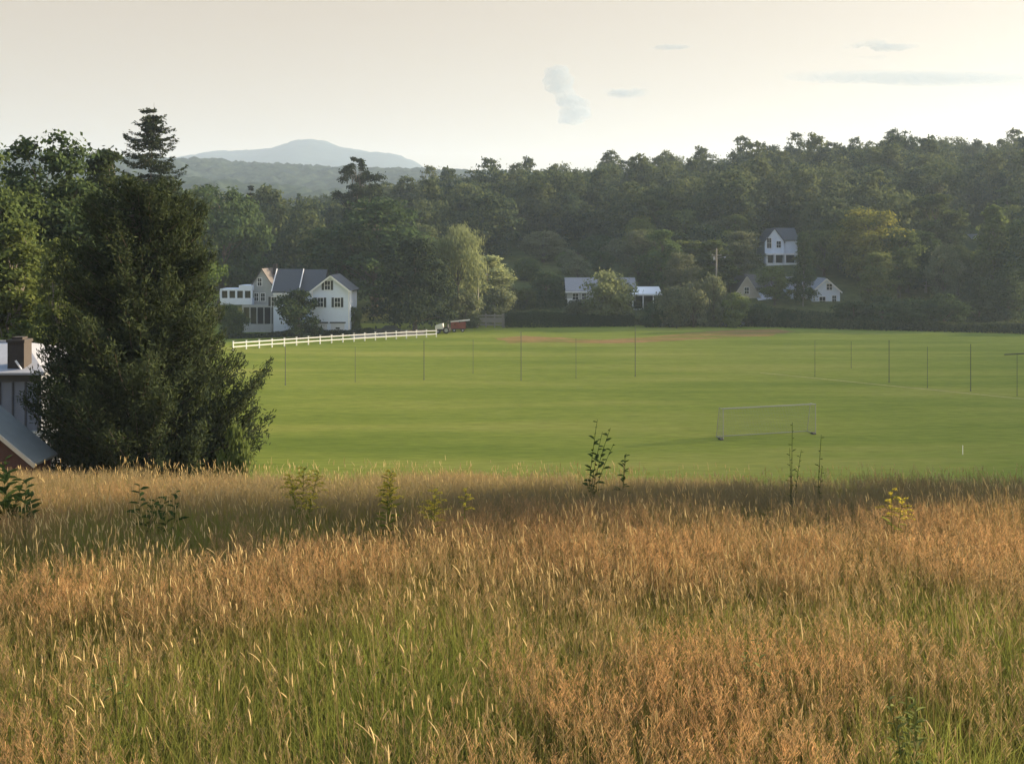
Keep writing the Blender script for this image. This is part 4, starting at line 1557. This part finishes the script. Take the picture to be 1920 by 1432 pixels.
def wagon():
    x, d = gp(859, 622)
    r = thing('hay_wagon', 'red slat sided farm wagon carrying a long white plank', 'wagon', (x, d, 0), 0.12)
    L = 27 / F * d
    for z in (0.75, 1.15, 1.55):
        for y in (-0.9, 0.9):
            mb = MB()
            mb.box(-L / 2, L / 2, y - 0.03, y + 0.03, z - 0.11, z + 0.11)
            mb.build('slat', M['red_veh'], r)
    mb = MB()
    mb.box(-L / 2, L / 2, -0.85, 0.85, 0.5, 0.62)
    mb.build('bed', M['brick'], r)
    for sx in (-L / 2 + 0.06, 0, L / 2 - 0.06):
        for y in (-0.8, 0.8):
            mb = MB()
            mb.box(sx - 0.05, sx + 0.05, y - 0.05, y + 0.05, 0.5, 1.75)
            mb.build('stake', M['red_veh'], r)
    for sx in (-0.75, 0.75):
        for y in (-0.75, 0.75):
            wheel(r, sx, y, 0.3, 0.3, 0.18)
    p = MB()
    p.bar((-L / 2 - 0.1, -0.55, 1.82), (L / 2 + 0.75, -0.6, 2.12), 0.4, 0.2)
    tag(p.build('timber_plank', M['fence_white'], None), 'long white plank lying on top of the red wagon', 'plank')
    pl = bpy.data.objects['timber_plank']
    pl.location = (x, d, 0)
    pl.rotation_euler = (0, 0, 0.12)
    # utility tractor with a white bonnet
    x2, d2 = gp(832, 625)
    t = thing('utility_tractor', 'small white hooded tractor beside the end of the white fence', 'tractor', (x2, d2, 0), -0.1)
    mb = MB()
    mb.prism([(-1.45, 0.75), (-0.05, 0.75), (-0.05, 1.75), (-0.35, 1.72), (-1.35, 1.45), (-1.48, 1.2)], -0.45, 0.45)
    mb.build('hood', M['white_veh'], t, 0.05)
    mb = MB()
    mb.box(-1.2, 1.0, -0.3, 0.3, 0.45, 0.74)
    mb.build('chassis', M['black'], t, 0.03)
    mb = MB()
    mb.box(0.05, 0.75, -0.42, 0.42, 0.75, 1.05)
    mb.box(0.65, 0.8, -0.42, 0.42, 1.05, 1.55)
    mb.build('seat', M['black'], t, 0.04)
    mb = MB()
    for y in (-0.48, 0.48):
        mb.bar((0.78, y, 0.9), (0.78, y, 2.15), 0.07)
    mb.bar((0.78, -0.48, 2.15), (0.78, 0.48, 2.15), 0.07)
    mb.build('roll_bar', M['black'], t)
    mb = MB()
    mb.cyl((-0.15, 0.1, 1.7), (0.15, 0.1, 1.62), 0.025, 0.025, 6)
    mb.build('steering_column', M['black'], t)
    for y in (-0.6, 0.6):
        wheel(t, 0.55, y, 0.6, 0.6, 0.32)
        wheel(t, -0.95, y * 0.9, 0.38, 0.38, 0.24)


wagon()

# ------------------------------------------------------------------ meadow grass
def grass_d(py, px=960):
    """distance at which the grass tops appear at row py"""
    return 1.9 / max(0.02, (py - HY) / F - 0.0684)


def patches(spec, x, y):
    v = np.zeros(len(x))
    for px, py, rx, ry, wgt in spec:
        d = grass_d(py)
        cx = X(px, d)
        sx = rx / F * d
        sy = abs(grass_d(py - ry) - grass_d(py + ry)) / 2
        v += wgt * np.exp(-((x - cx) / sx) ** 2 - ((y - d) / sy) ** 2)
    return v


RED = [(1800, 950, 200, 60, 1.0), (1100, 960, 260, 60, 0.8), (300, 885, 260, 25, 1.0), (620, 1010, 180, 50, 0.9), (250, 1070, 250, 50, 0.8),
       (1250, 1290, 330, 120, 0.9), (1500, 1180, 300, 70, 0.8), (120, 1390, 160, 60, 0.6), (900, 1400, 260, 50, 0.7), (1450, 1400, 260, 60, 0.5),
       (1350, 1020, 200, 40, 0.6)]
GREEN = [(760, 1160, 220, 110, 1.0), (300, 1230, 260, 90, 0.7), (1800, 1330, 190, 120, 1.0), (150, 1000, 240, 45, 1.0), (1880, 1120, 120, 80, 0.8),
         (1400, 1110, 260, 50, 0.7), (700, 1280, 160, 60, 0.8), (560, 960, 120, 30, 0.6), (320, 940, 160, 25, 0.8), (1480, 920, 240, 25, 0.3)]
CREST_SHADE = [(900, 880, 420, 22, 1.0), (560, 895, 160, 25, 0.8), (1500, 890, 250, 22, 1.0), (1250, 885, 200, 15, 0.8)]  # crest band: its shade is put into the panicle colour and density


def blades(base, h, lean, az, width, K, psi, taper=0.75, t0=0.0):
    """curved ribbons -> (n,K,4,3) quads plus the tip points and directions"""
    n = len(h)
    t = np.linspace(t0, 1, K + 1)
    dirv = np.stack([np.cos(az), np.sin(az), np.zeros(n)], 1)
    up = np.array([0, 0, 1.0])
    L = (lean * h)[:, None, None]
    pts = base[:, None, :] + up * (h[:, None] * (t - 0.28 * (lean[:, None] ** 2) * t ** 2))[..., None] + dirv[:, None, :] * L * (t ** 2)[None, :, None]
    side = np.stack([np.cos(psi), np.sin(psi), np.zeros(n)], 1)
    wv = width[:, None] * (1 - taper * t ** 1.5)[None, :] / 2
    l = pts - side[:, None, :] * wv[..., None]
    r = pts + side[:, None, :] * wv[..., None]
    Q = np.stack([l[:, :-1], r[:, :-1], r[:, 1:], l[:, 1:]], 2)
    return Q, pts


def scatter(rng, dens, d0, d1, margin=0.60):
    area = margin * (d1 * d1 - d0 * d0) + 3.0 * (d1 - d0)
    n = int(dens * area)
    y = np.sqrt(rng.random(n) * (d1 * d1 - d0 * d0) + d0 * d0)
    x = rng.uniform(-1, 1, n) * (margin * y + 1.5)
    return x, y


def meadow():
    rng = np.random.default_rng(2024)
    Qs, Ts, Ms = [], [], []

    def put(Q, tint, mi):
        Q = Q.reshape(-1, 4, 3)
        Qs.append(Q)
        Ts.append(np.asarray(tint, float))
        Ms.append(np.full(len(Q), mi, dtype=np.int32))

    D0, D1 = 2.9, 17.5
    wind = 0.4
    # leafy under-layer
    x, y = scatter(rng, 1150, D0, D1)
    g = np.clip(0.28 + patches(GREEN, x, y) + 0.8 * (fbm(x, y, 1.6, 3) - 0.5), 0, 1.3)
    n = len(x)
    h = rng.uniform(0.28, 0.56, n) * (0.97 + 0.22 * g) * (0.85 + 0.3 * fbm(x, y, 0.8, 8))
    base = np.stack([x, y, ground_z(x, y) - 0.01], 1)
    Q, _ = blades(base, h, np.abs(rng.normal(0.35, 0.25, n)), rng.random(n) * 2 * PI, rng.uniform(0.004, 0.0085, n), 3, rng.random(n) * PI, 0.85)
    tl = np.clip(0.30 + 0.55 * g + 0.16 * rng.normal(size=n), 0, 1)
    put(Q, np.repeat(tl, 3), 0)
    # dry stalks with airy reddish panicles
    x, y = scatter(rng, 780, D0, D1)
    rd = np.clip(0.22 + 0.9 * patches(RED, x, y) - 0.6 * patches(GREEN, x, y) + 1.2 * (fbm(x, y, 1.3, 13) - 0.5) + 1.1 * (vnoise(x, y, 0.32, 14) - 0.5), 0, 1.2)
    dl = np.clip(patches(CREST_SHADE, x, y), 0, 1)
    keep = rng.random(len(x)) < 0.10 + 0.80 * np.clip(rd + 0.5 * dl, 0, 1)
    x, y, rd, dl = x[keep], y[keep], rd[keep], dl[keep]
    n = len(x)
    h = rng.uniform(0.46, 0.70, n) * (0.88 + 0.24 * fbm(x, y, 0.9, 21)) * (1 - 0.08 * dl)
    lean = np.abs(rng.normal(0.16, 0.13, n))
    az = rng.normal(PI, 1.6, n)
    base = np.stack([x, y, ground_z(x, y) - 0.01], 1)
    psi = rng.random(n) * PI
    Q, pts = blades(base, h, lean, az, rng.uniform(0.0022, 0.0036, n), 4, psi, 0.5)
    put(Q, np.repeat(np.clip(0.5 + 0.2 * rng.normal(size=n), 0, 1), 4), 1)
    tip, prev = pts[:, -1], pts[:, -2]
    axd = unit(tip - prev)
    nb = 13
    L = rng.uniform(0.09, 0.17, n)
    for k in range(nb):
        f = k / (nb - 1)
        st = tip - axd * (L * (1 - f))[:, None]
        a = rng.random(n) * 2 * PI
        ln = L * (0.42 - 0.26 * f) * rng.uniform(0.6, 1.3, n)
        dv = np.stack([np.cos(a), np.sin(a), rng.uniform(0.5, 1.5, n)], 1)
        dv = unit(dv + axd * 0.6)
        en = st + dv * ln[:, None]
        s = unit(np.cross(dv, rng.normal(size=(n, 3)))) * rng.uniform(0.0010, 0.0021, n)[:, None]
        put(np.stack([st - s * 0.4, st + s * 0.4, en + s, en - s], 1), np.clip(0.42 + 0.5 * (rd - 0.5) - 0.55 * dl - 0.35 * np.clip((y - 10.6) / 1.5, 0, 1) + 0.2 * rng.normal(size=n), 0, 1), 2)  # crest panicles tinted darker for the band's shade and against the backlight
    # straw coloured seed heads (narrow spikes and bent plumes)
    x, y = scatter(rng, 190, D0, D1)
    sd = np.clip(0.42 + 2.4 * (fbm(x, y, 1.3, 41) - 0.5) + 0.12 * patches(RED, x, y), 0.10, 1)
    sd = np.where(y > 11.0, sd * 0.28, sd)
    keep = rng.random(len(x)) < sd
    x, y = x[keep], y[keep]
    n = len(x)
    h = rng.uniform(0.50, 0.80, n) * (0.9 + 0.2 * fbm(x, y, 0.9, 21))
    lean = np.abs(rng.normal(0.10, 0.14, n))
    az = rng.normal(PI, 1.5, n)
    base = np.stack([x, y, ground_z(x, y) - 0.01], 1)
    Q, pts = blades(base, h, lean, az, rng.uniform(0.0028, 0.0044, n), 5, rng.random(n) * PI, 0.45)
    put(Q, np.repeat(np.clip(0.6 + 0.2 * rng.normal(size=n), 0, 1), 5), 1)
    tip, prev = pts[:, -1], pts[:, -2]
    axd = unit(tip - prev)
    nod = rng.normal(0.0, 0.22, n)
    dirv = np.stack([np.cos(az), np.sin(az), np.zeros(n)], 1)
    HL = rng.uniform(0.035, 0.085, n) * (1 + 0.5 * (rng.random(n) < 0.12))
    HR = rng.uniform(0.0023, 0.0042, n)
    tt = np.array([0.0, 0.25, 0.6, 0.88, 1.0])
    rr = np.array([0.35, 1.0, 0.95, 0.6, 0.08])
    cpt = tip[:, None, :] + (axd[:, None, :] * tt[None, :, None] + dirv[:, None, :] * (nod[:, None] * tt[None, :] ** 2)[..., None]) * HL[:, None, None]
    sv = unit(np.cross(axd, dirv + 0.3))
    uv = np.cross(sv, axd)
    ang = np.arange(5) / 4 * 2 * PI
    ring = cpt[:, :, None, :] + (HR[:, None] * rr[None, :])[:, :, None, None] * (np.cos(ang)[None, None, :, None] * sv[:, None, None, :] + np.sin(ang)[None, None, :, None] * uv[:, None, None, :])
    Qh = np.stack([ring[:, :-1, :-1], ring[:, :-1, 1:], ring[:, 1:, 1:], ring[:, 1:, :-1]], 3)
    put(Qh, np.repeat(np.clip(0.5 + 0.25 * rng.normal(size=n), 0, 1), 16), 3)
    # a few long arching blades that catch the light
    x, y = scatter(rng, 40, D0, D1)
    n = len(x)
    h = rng.uniform(0.40, 0.68, n)
    base = np.stack([x, y, ground_z(x, y) - 0.01], 1)
    Q, _ = blades(base, h, rng.uniform(0.3, 0.9, n), rng.random(n) * 2 * PI, rng.uniform(0.006, 0.010, n), 5, rng.random(n) * PI, 0.9)
    put(Q, np.repeat(np.clip(0.7 + 0.2 * rng.normal(size=n), 0, 1), 5), 0)
    # coarse grass on the bank below the crest
    x = rng.uniform(-14, 16, 26000)
    y = rng.uniform(17, 26, 26000)
    n = len(x)
    h = rng.uniform(0.35, 0.75, n)
    base = np.stack([x, y, ground_z(x, y) - 0.01], 1)
    Q, _ = blades(base, h, np.abs(rng.normal(0.3, 0.2, n)), rng.random(n) * 2 * PI, rng.uniform(0.008, 0.014, n), 3, rng.random(n) * PI, 0.85)
    put(Q, np.repeat(np.clip(0.45 + 0.2 * rng.normal(size=n), 0, 1), 3), 0)
    m0 = leaf_mat('meadow_blade', (0.18, 0.155, 0.05), (0.195, 0.225, 0.050), 0.48, 0.0)
    m1 = leaf_mat('meadow_stalk', (0.17, 0.13, 0.05), (0.30, 0.23, 0.095), 0.3, 0.0)
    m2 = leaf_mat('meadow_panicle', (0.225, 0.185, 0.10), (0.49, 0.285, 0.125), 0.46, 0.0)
    m3 = leaf_mat('meadow_seed_head', (0.42, 0.31, 0.14), (0.66, 0.54, 0.28), 0.35, 0.0)
    Q = np.concatenate(Qs)
    print('meadow quads', len(Q))
    o = obj('meadow_grass', quads_mesh('meadow_grass', Q, [m0, m1, m2, m3], np.concatenate(Ts), np.concatenate(Ms)))
    tag(o, 'tall dry meadow grass with reddish panicles and straw seed heads', 'grass', kind='stuff')


meadow()


# ------------------------------------------------------------------ meadow weeds
def kite(c, ax, nrm, L, W):
    """one pointed leaf, folded a little along its midrib"""
    ax = unit(np.asarray(ax, float))
    nrm = np.asarray(nrm, float)
    nrm = unit(nrm - ax * (nrm @ ax))
    s = np.cross(nrm, ax)
    a, m1, m2, e = c, c + ax * L * 0.35 + nrm * L * 0.05, c + ax * L * 0.7 + nrm * L * 0.02, c + ax * L - nrm * L * 0.08
    u = nrm * W * 0.18
    return [np.stack([a, m1 + s * W / 2 + u, m2 + s * W * 0.36 + u, e]), np.stack([e, m2 - s * W * 0.36 + u, m1 - s * W / 2 + u, a])]


def weed(name, label, cat, px, top, d, lean=(0, 0), stems=1, nleaf=14, L=0.12, W=0.04, mat='weed', spread=0.1, start=0.3, bloom=None, group=None, seed=0):
    rng = np.random.default_rng(300 + seed)
    x = X(px, d)
    zb = gz(x, d)
    hh = ZP(top, d) - zb
    r = thing(name, label, cat, (x, d, zb), 0, group)
    tw, lf, lt, bl, bt = [], [], [], [], []
    for s in range(stems):
        a = rng.random() * 2 * PI
        k = 0 if s == 0 else 1
        tip = np.array([lean[0] + k * math.cos(a) * spread, lean[1] + k * math.sin(a) * spread, hh * (1 if s == 0 else rng.uniform(0.72, 0.95))])
        t = np.linspace(0, 1, 8)[:, None]
        pts = np.array([0.02 * k * math.cos(a), 0.02 * k * math.sin(a), 0]) * (1 - t) + tip * np.concatenate([t ** 1.7, t ** 1.7, t], 1)
        tw.append(tube(pts, np.linspace(0.006, 0.0022, 8), 5))
        for j in range(nleaf):
            f = start + (1 - start) * (j + 0.5) / nleaf
            p = np.array([np.interp(f, t[:, 0], pts[:, i]) for i in range(3)])
            az = j * 2.4 + rng.normal() * 0.3 + s
            sc = (0.55 + 0.6 * math.sin(PI * min(1, f * 0.95))) * rng.uniform(0.8, 1.2)
            ax = np.array([math.cos(az), math.sin(az), rng.uniform(0.05, 0.75)])
            lf += kite(p, ax, np.array([0, 0, 1.0]) + 0.3 * rng.normal(size=3), L * sc, W * sc)
            tv = float(np.clip(rng.normal(0.45, 0.2), 0, 1))
            lt += [tv, tv]
        if bloom:
            nb, bl_len, rise = bloom
            for j in range(nb):
                f = 0.78 + 0.24 * j / nb
                p = np.array([np.interp(min(f, 1), t[:, 0], pts[:, i]) for i in range(3)])
                az = j * 2.4 + rng.normal() * 0.4
                ln = bl_len * (1.15 - 0.8 * j / nb) * rng.uniform(0.7, 1.2)
                tt = np.linspace(0, 1, 7)[:, None]
                q = p + np.array([math.cos(az), math.sin(az), 0]) * ln * tt + np.array([0, 0, 1.0]) * ln * (rise * tt - 0.75 * rise * tt ** 2.2)
                tw.append(tube(q, np.linspace(0.002, 0.001, 7), 4))
                m = 46
                f2 = rng.uniform(0.15, 1, m)
                c = np.stack([np.interp(f2, tt[:, 0], q[:, i]) for i in range(3)], 1) + rng.normal(size=(m, 3)) * 0.006
                c[:, 2] += 0.004
                bl.append(leaf_quads(c, rng.normal(size=(m, 3)) + np.array([0, 0, 0.6]), rng.uniform(0.004, 0.009, m), rng.uniform(0.003, 0.006, m), rng))
                bt.append(rng.random(m))
    obj('stem', quads_mesh('stem', np.concatenate(tw), M['golden_leaf' if bloom else mat], np.full(sum(len(q) for q in tw), 0.3)), r)
    obj('foliage', quads_mesh('foliage', np.array(lf), M['golden_leaf'] if bloom else M[mat], np.array(lt)), r)
    if bloom:
        obj('bloom', quads_mesh('bloom', np.concatenate(bl), M['golden'], np.concatenate(bt)), r)
    return r


weed('sapling', 'dark leafy sapling standing above the grass against the green field', 'sapling', 1100, 786, 12.4, (0.13, 0), 4, 13, 0.10, 0.042, 'weed', 0.2, 0.35, seed=1)
weed('sapling', 'low leafy shoot just right of the dark sapling', 'sapling', 1165, 850, 12.5, (0.06, 0), 2, 9, 0.10, 0.035, 'weed', 0.12, 0.45, seed=2)
weed('wild_plant', 'slender dark stalked weed in front of the soccer goal', 'weed', 1484, 792, 12.0, (0.01, 0), 3, 13, 0.055, 0.012, 'weed', 0.12, 0.3, seed=3)
weed('wild_plant', 'shorter forked weed beside the slender dark stalk', 'weed', 1532, 815, 12.2, (0.05, 0), 2, 9, 0.06, 0.015, 'weed', 0.10, 0.4, seed=4)
weed('goldenrod', 'goldenrod with broad yellow plumes nearest the cedar', 'goldenrod', 566, 878, 10.6, (0.02, 0), 5, 12, 0.09, 0.016, spread=0.15, bloom=(13, 0.15, 0.5), seed=5)
weed('goldenrod', 'tall single goldenrod with a feathery pointed yellow plume', 'goldenrod', 731, 885, 9.6, (0, 0), 2, 20, 0.12, 0.018, spread=0.06, start=0.5, bloom=(16, 0.14, 0.7), seed=6)
weed('goldenrod', 'low goldenrod with a flat sideways yellow plume', 'goldenrod', 812, 918, 9.8, (0.02, 0), 2, 12, 0.10, 0.016, spread=0.1, bloom=(11, 0.14, 0.3), seed=7)
weed('goldenrod', 'thin pale goldenrod at the end of the row', 'goldenrod', 866, 916, 9.9, (0.04, 0), 1, 12, 0.09, 0.014, spread=0.1, bloom=(8, 0.11, 0.5), seed=8)
weed('goldenrod', 'greenish goldenrod among reddish grass below the soccer goal', 'goldenrod', 1672, 918, 9.7, (0, 0), 2, 12, 0.10, 0.016, spread=0.12, bloom=(9, 0.12, 0.5), seed=9)
weed('leafy_weed', 'big leaved dark plant cut by the frame near the red shed', 'weed', 6, 858, 10.6, (0.02, 0), 3, 12, 0.17, 0.07, 'weed', 0.22, 0.45, seed=10)
weed('leafy_weed', 'drooping dark leaves of a low plant beside the big leaved one', 'weed', 42, 905, 10.2, (0.04, 0), 2, 10, 0.14, 0.05, 'weed', 0.15, 0.6, seed=11)
weed('leafy_weed', 'dark leafy weed in the shaded grass below the cedar', 'weed', 262, 908, 10.4, (0, 0), 4, 10, 0.12, 0.045, 'weed', 0.28, 0.6, seed=12)
weed('leafy_weed', 'small dark weed right of the leafy weed below the cedar', 'weed', 326, 920, 10.3, (0.02, 0), 2, 9, 0.12, 0.045, 'weed', 0.12, 0.6, seed=13)
weed('pale_weed', 'pale green branching weed low in the near grass', 'weed', 1448, 1196, 5.9, (-0.1, 0), 4, 13, 0.055, 0.016, 'weed_pale', 0.16, 0.55, seed=14)
weed('pale_weed', 'pale green leaning weed in the near grass below the barn', 'weed', 225, 1214, 5.8, (-0.08, 0), 3, 12, 0.05, 0.014, 'weed_pale', 0.10, 0.6, seed=15)
weed('pale_weed', 'bright green bushy weed near the bottom of the meadow', 'weed', 1716, 1305, 5.0, (0.0, 0), 4, 13, 0.07, 0.02, 'weed_pale', 0.14, 0.5, seed=16)

# tall trees just outside the picture whose shade lies in bands across the meadow
for (bx, by, sx, kw, ht) in ((-4.2, 9.7, 47.0, 4.4, 25),):
    ax, ay = bx + sx * math.sin(SUN_AZ), by + sx * math.cos(SUN_AZ)
    p = PROTO['oval2']
    r = thing('roadside_tree', 'tall leafy tree shading the meadow grass', 'tree', (ax, ay, gz(ax, ay)), 1.0, 'trees shading the meadow')
    r.scale = (kw / p['size'][1], kw / p['size'][1], ht / p['size'][0])
    obj('trunk', p['trunk'], r)
    obj('crown', p['crown'], r)


# ------------------------------------------------------------------ clouds
def cloud_mat(name, density, col, aniso=0.3, soft=True):
    m, nt, out = new_mat(name)
    v = N(nt, 'ShaderNodeVolumePrincipled')
    v.inputs['Color'].default_value = (*col, 1)
    v.inputs['Density'].default_value = density
    v.inputs['Anisotropy'].default_value = aniso
    tc = N(nt, 'ShaderNodeTexCoord')
    n = noise_tex(nt, 0.016, 6, tc.outputs['Object'], 0.65)
    mr = N(nt, 'ShaderNodeMapRange')
    mr.inputs['From Min'].default_value = 0.33
    mr.inputs['From Max'].default_value = 0.64
    mr.inputs['To Min'].default_value = 0.0
    mr.inputs['To Max'].default_value = density * 2.2
    nt.links.new(n, mr.inputs['Value'])
    dens = mr.outputs[0]
    if soft:                                             # thins out towards its ends
        vm = N(nt, 'ShaderNodeVectorMath', operation='MULTIPLY_ADD')
        vm.inputs[1].default_value = (2, 2, 2)
        vm.inputs[2].default_value = (-1, -1, -1)
        nt.links.new(tc.outputs['Generated'], vm.inputs[0])
        ln = N(nt, 'ShaderNodeVectorMath', operation='LENGTH')
        nt.links.new(vm.outputs[0], ln.inputs[0])
        fo = N(nt, 'ShaderNodeMapRange', interpolation_type='SMOOTHSTEP')
        fo.inputs['From Min'].default_value = 1.0
        fo.inputs['From Max'].default_value = 0.2
        nt.links.new(ln.outputs['Value'], fo.inputs['Value'])
        mu = N(nt, 'ShaderNodeMath', operation='MULTIPLY')
        nt.links.new(dens, mu.inputs[0])
        nt.links.new(fo.outputs[0], mu.inputs[1])
        dens = mu.outputs[0]
    nt.links.new(dens, v.inputs['Density'])
    nt.links.new(v.outputs[0], out.inputs['Volume'])
    return m


def cloud(label, blobs, d, mat, depth=1.0, seed=0, rough=14.0):
    """blobs: (px, py, rx, ry) puffs joined into one lumpy body"""
    import bmesh
    rng = random.Random(seed)
    bm = bmesh.new()
    s = d / F
    for px, py, rx, ry in blobs:
        c = Vector((X(px, d), d + rng.uniform(-0.3, 0.3) * rx * s * depth, ZP(py, d)))
        g = bmesh.ops.create_icosphere(bm, subdivisions=3, radius=1.0)
        for v in g['verts']:
            v.co = Vector((v.co.x * rx * s, v.co.y * rx * s * depth, v.co.z * ry * s)) + c
    me = bpy.data.meshes.new('cloud')
    bm.to_mesh(me)
    bm.free()
    me.materials.append(mat)
    o = obj('cloud', me)
    tag(o, label, 'cloud')
    m = o.modifiers.new('join', 'REMESH')
    m.mode = 'VOXEL'
    m.voxel_size = max(3.0, min(b[3] for b in blobs) * s * 0.22)
    tx = bpy.data.textures.new('puff', 'CLOUDS')
    tx.noise_scale = 12 * s
    tx.noise_depth = 4
    dm = o.modifiers.new('puff', 'DISPLACE')
    dm.texture = tx
    dm.texture_coords = 'GLOBAL'
    dm.strength = rough * s
    dm.mid_level = 0.5
    return o


CLD = 9000.0
cm1 = cloud_mat('cumulus_vapour', 0.0070, (0.28, 0.335, 0.38), 0.0, False)
cm2 = cloud_mat('thin_vapour', 0.008, (0.20, 0.25, 0.29), 0.0)
cm3 = cloud_mat('wispy_vapour', 0.0036, (0.20, 0.25, 0.29), 0.0)
cloud('puffy two lobed cumulus cloud above the middle of the wood', [(1045, 146, 25, 22), (1029, 154, 14, 11), (1062, 152, 16, 16), (1056, 132, 12, 10), (1034, 136, 12, 10), (1046, 166, 24, 12), (1058, 176, 22, 13), (1068, 190, 26, 16), (1090, 196, 16, 12), (1084, 210, 24, 14), (1066, 214, 20, 14), (1072, 227, 26, 7), (1098, 214, 12, 9)], CLD, cm1, 0.8, 1, 11)
cloud('small flat cloud beside the puffy cumulus', [(1135, 168, 18, 7), (1165, 176, 30, 9), (1200, 176, 28, 10), (1190, 180, 36, 7)], CLD, cm2, 0.8, 2, 8)
cloud('thin sliver of cloud above the small flat cloud', [(1230, 92, 24, 3.5), (1262, 88, 34, 5), (1295, 86, 18, 3)], CLD, cm2, 0.7, 3, 5)
cloud('ragged grey cloud high above the upper white house', [(1590, 86, 28, 7), (1635, 80, 26, 9), (1670, 90, 40, 6), (1715, 88, 28, 4), (1620, 112, 44, 5)], CLD, cm2, 0.7, 4, 9)
cloud('long faint cloud band reaching out of the frame over the wood', [(1450, 133, 110, 4), (1620, 140, 150, 9), (1790, 146, 150, 10), (1960, 148, 160, 11)], CLD, cm3, 0.6, 5, 8)

# ------------------------------------------------------------------ air
HZ = MB().box(-4600, 4600, -600, 4400, -4, 405)
m, nt, out = new_mat('haze_air')
v = N(nt, 'ShaderNodeVolumePrincipled')
v.inputs['Color'].default_value = (0.62, 0.79, 1.0, 1)
v.inputs['Density'].default_value = 0.00020
v.inputs['Anisotropy'].default_value = 0.17
nt.links.new(v.outputs[0], out.inputs['Volume'])
hz = HZ.build('haze', m)
tag(hz, kind='stuff')

# ------------------------------------------------------------------ sky and sun
w = bpy.data.worlds.new('World')
SC.world = w
w.use_nodes = True
nt = w.node_tree
nt.nodes.clear()
sky = N(nt, 'ShaderNodeTexSky', sky_type='NISHITA')
sky.sun_disc = False
sky.sun_elevation = SUN_EL
sky.sun_rotation = SUN_AZ
sky.altitude = 200
sky.air_density = 1.0
sky.dust_density = 3.0
sky.ozone_density = 1.0
bg = N(nt, 'ShaderNodeBackground')
bg.inputs[1].default_value = 0.067
hs = N(nt, 'ShaderNodeHueSaturation')
hs.inputs['Saturation'].default_value = 0.55
nt.links.new(sky.outputs[0], hs.inputs['Color'])
c = mixc(nt, 1.0, hs.outputs[0], (1.0, 0.90, 0.80), 'MULTIPLY')
tcw = N(nt, 'ShaderNodeTexCoord')
sep = N(nt, 'ShaderNodeSeparateXYZ')
nt.links.new(tcw.outputs['Generated'], sep.inputs[0])
mrw = N(nt, 'ShaderNodeMapRange', interpolation_type='SMOOTHSTEP')
mrw.inputs['From Min'].default_value = 0.22
mrw.inputs['From Max'].default_value = 0.62
mrw.inputs['To Min'].default_value = 0.77
mrw.inputs['To Max'].default_value = 0.0
nt.links.new(sep.outputs['Z'], mrw.inputs['Value'])
up_sky = mixc(nt, 1.0, sky.outputs[0], (1.9, 1.9, 1.9), 'MULTIPLY')
mz = N(nt, 'ShaderNodeMapRange', interpolation_type='SMOOTHSTEP')
mz.inputs['From Min'].default_value = 0.25
mz.inputs['From Max'].default_value = 0.6
nt.links.new(sep.outputs['Z'], mz.inputs['Value'])
c = mixc(nt, mz.outputs[0], c, up_sky)               # clear blue overhead, cream veil low down
c = mixc(nt, mrw.outputs[0], c, (2.12, 1.49, 0.82))          # thin even evening overcast
nt.links.new(c, bg.inputs[0])
ow = N(nt, 'ShaderNodeOutputWorld')
nt.links.new(bg.outputs[0], ow.inputs[0])

sun = bpy.data.lights.new('sun', 'SUN')
sun.energy = 5.0
sun.angle = math.radians(0.6)
sun.color = (1.0, 0.79, 0.53)
so = bpy.data.objects.new('sun', sun)
link(so)
dv = Vector((math.sin(SUN_AZ) * math.cos(SUN_EL), math.cos(SUN_AZ) * math.cos(SUN_EL), math.sin(SUN_EL)))
so.rotation_euler = dv.to_track_quat('Z', 'Y').to_euler()
so.location = (60, 20, 60)

# ------------------------------------------------------------------ camera
cam = bpy.data.cameras.new('camera')
cam.sensor_width = 36
cam.lens = 36.0
cam.shift_y = -(716 - HY) / F
cam.clip_start = 0.1
cam.clip_end = 30000
co = bpy.data.objects.new('camera', cam)
link(co)
co.location = (0, 0, H)
co.rotation_euler = (PI / 2, 0, 0)
SC.camera = co

vs = SC.view_settings
vs.view_transform = 'Standard'
vs.look = 'None'
vs.exposure = 1.95
vs.gamma = 1
cy = SC.cycles
cy.max_bounces = 7
cy.diffuse_bounces = 3
cy.transmission_bounces = 4
cy.transparent_max_bounces = 8
cy.volume_bounces = 1
cy.use_denoising = True
cy.denoiser = 'OPENIMAGEDENOISE'
cy.use_adaptive_sampling = True
cy.adaptive_threshold = 0.015
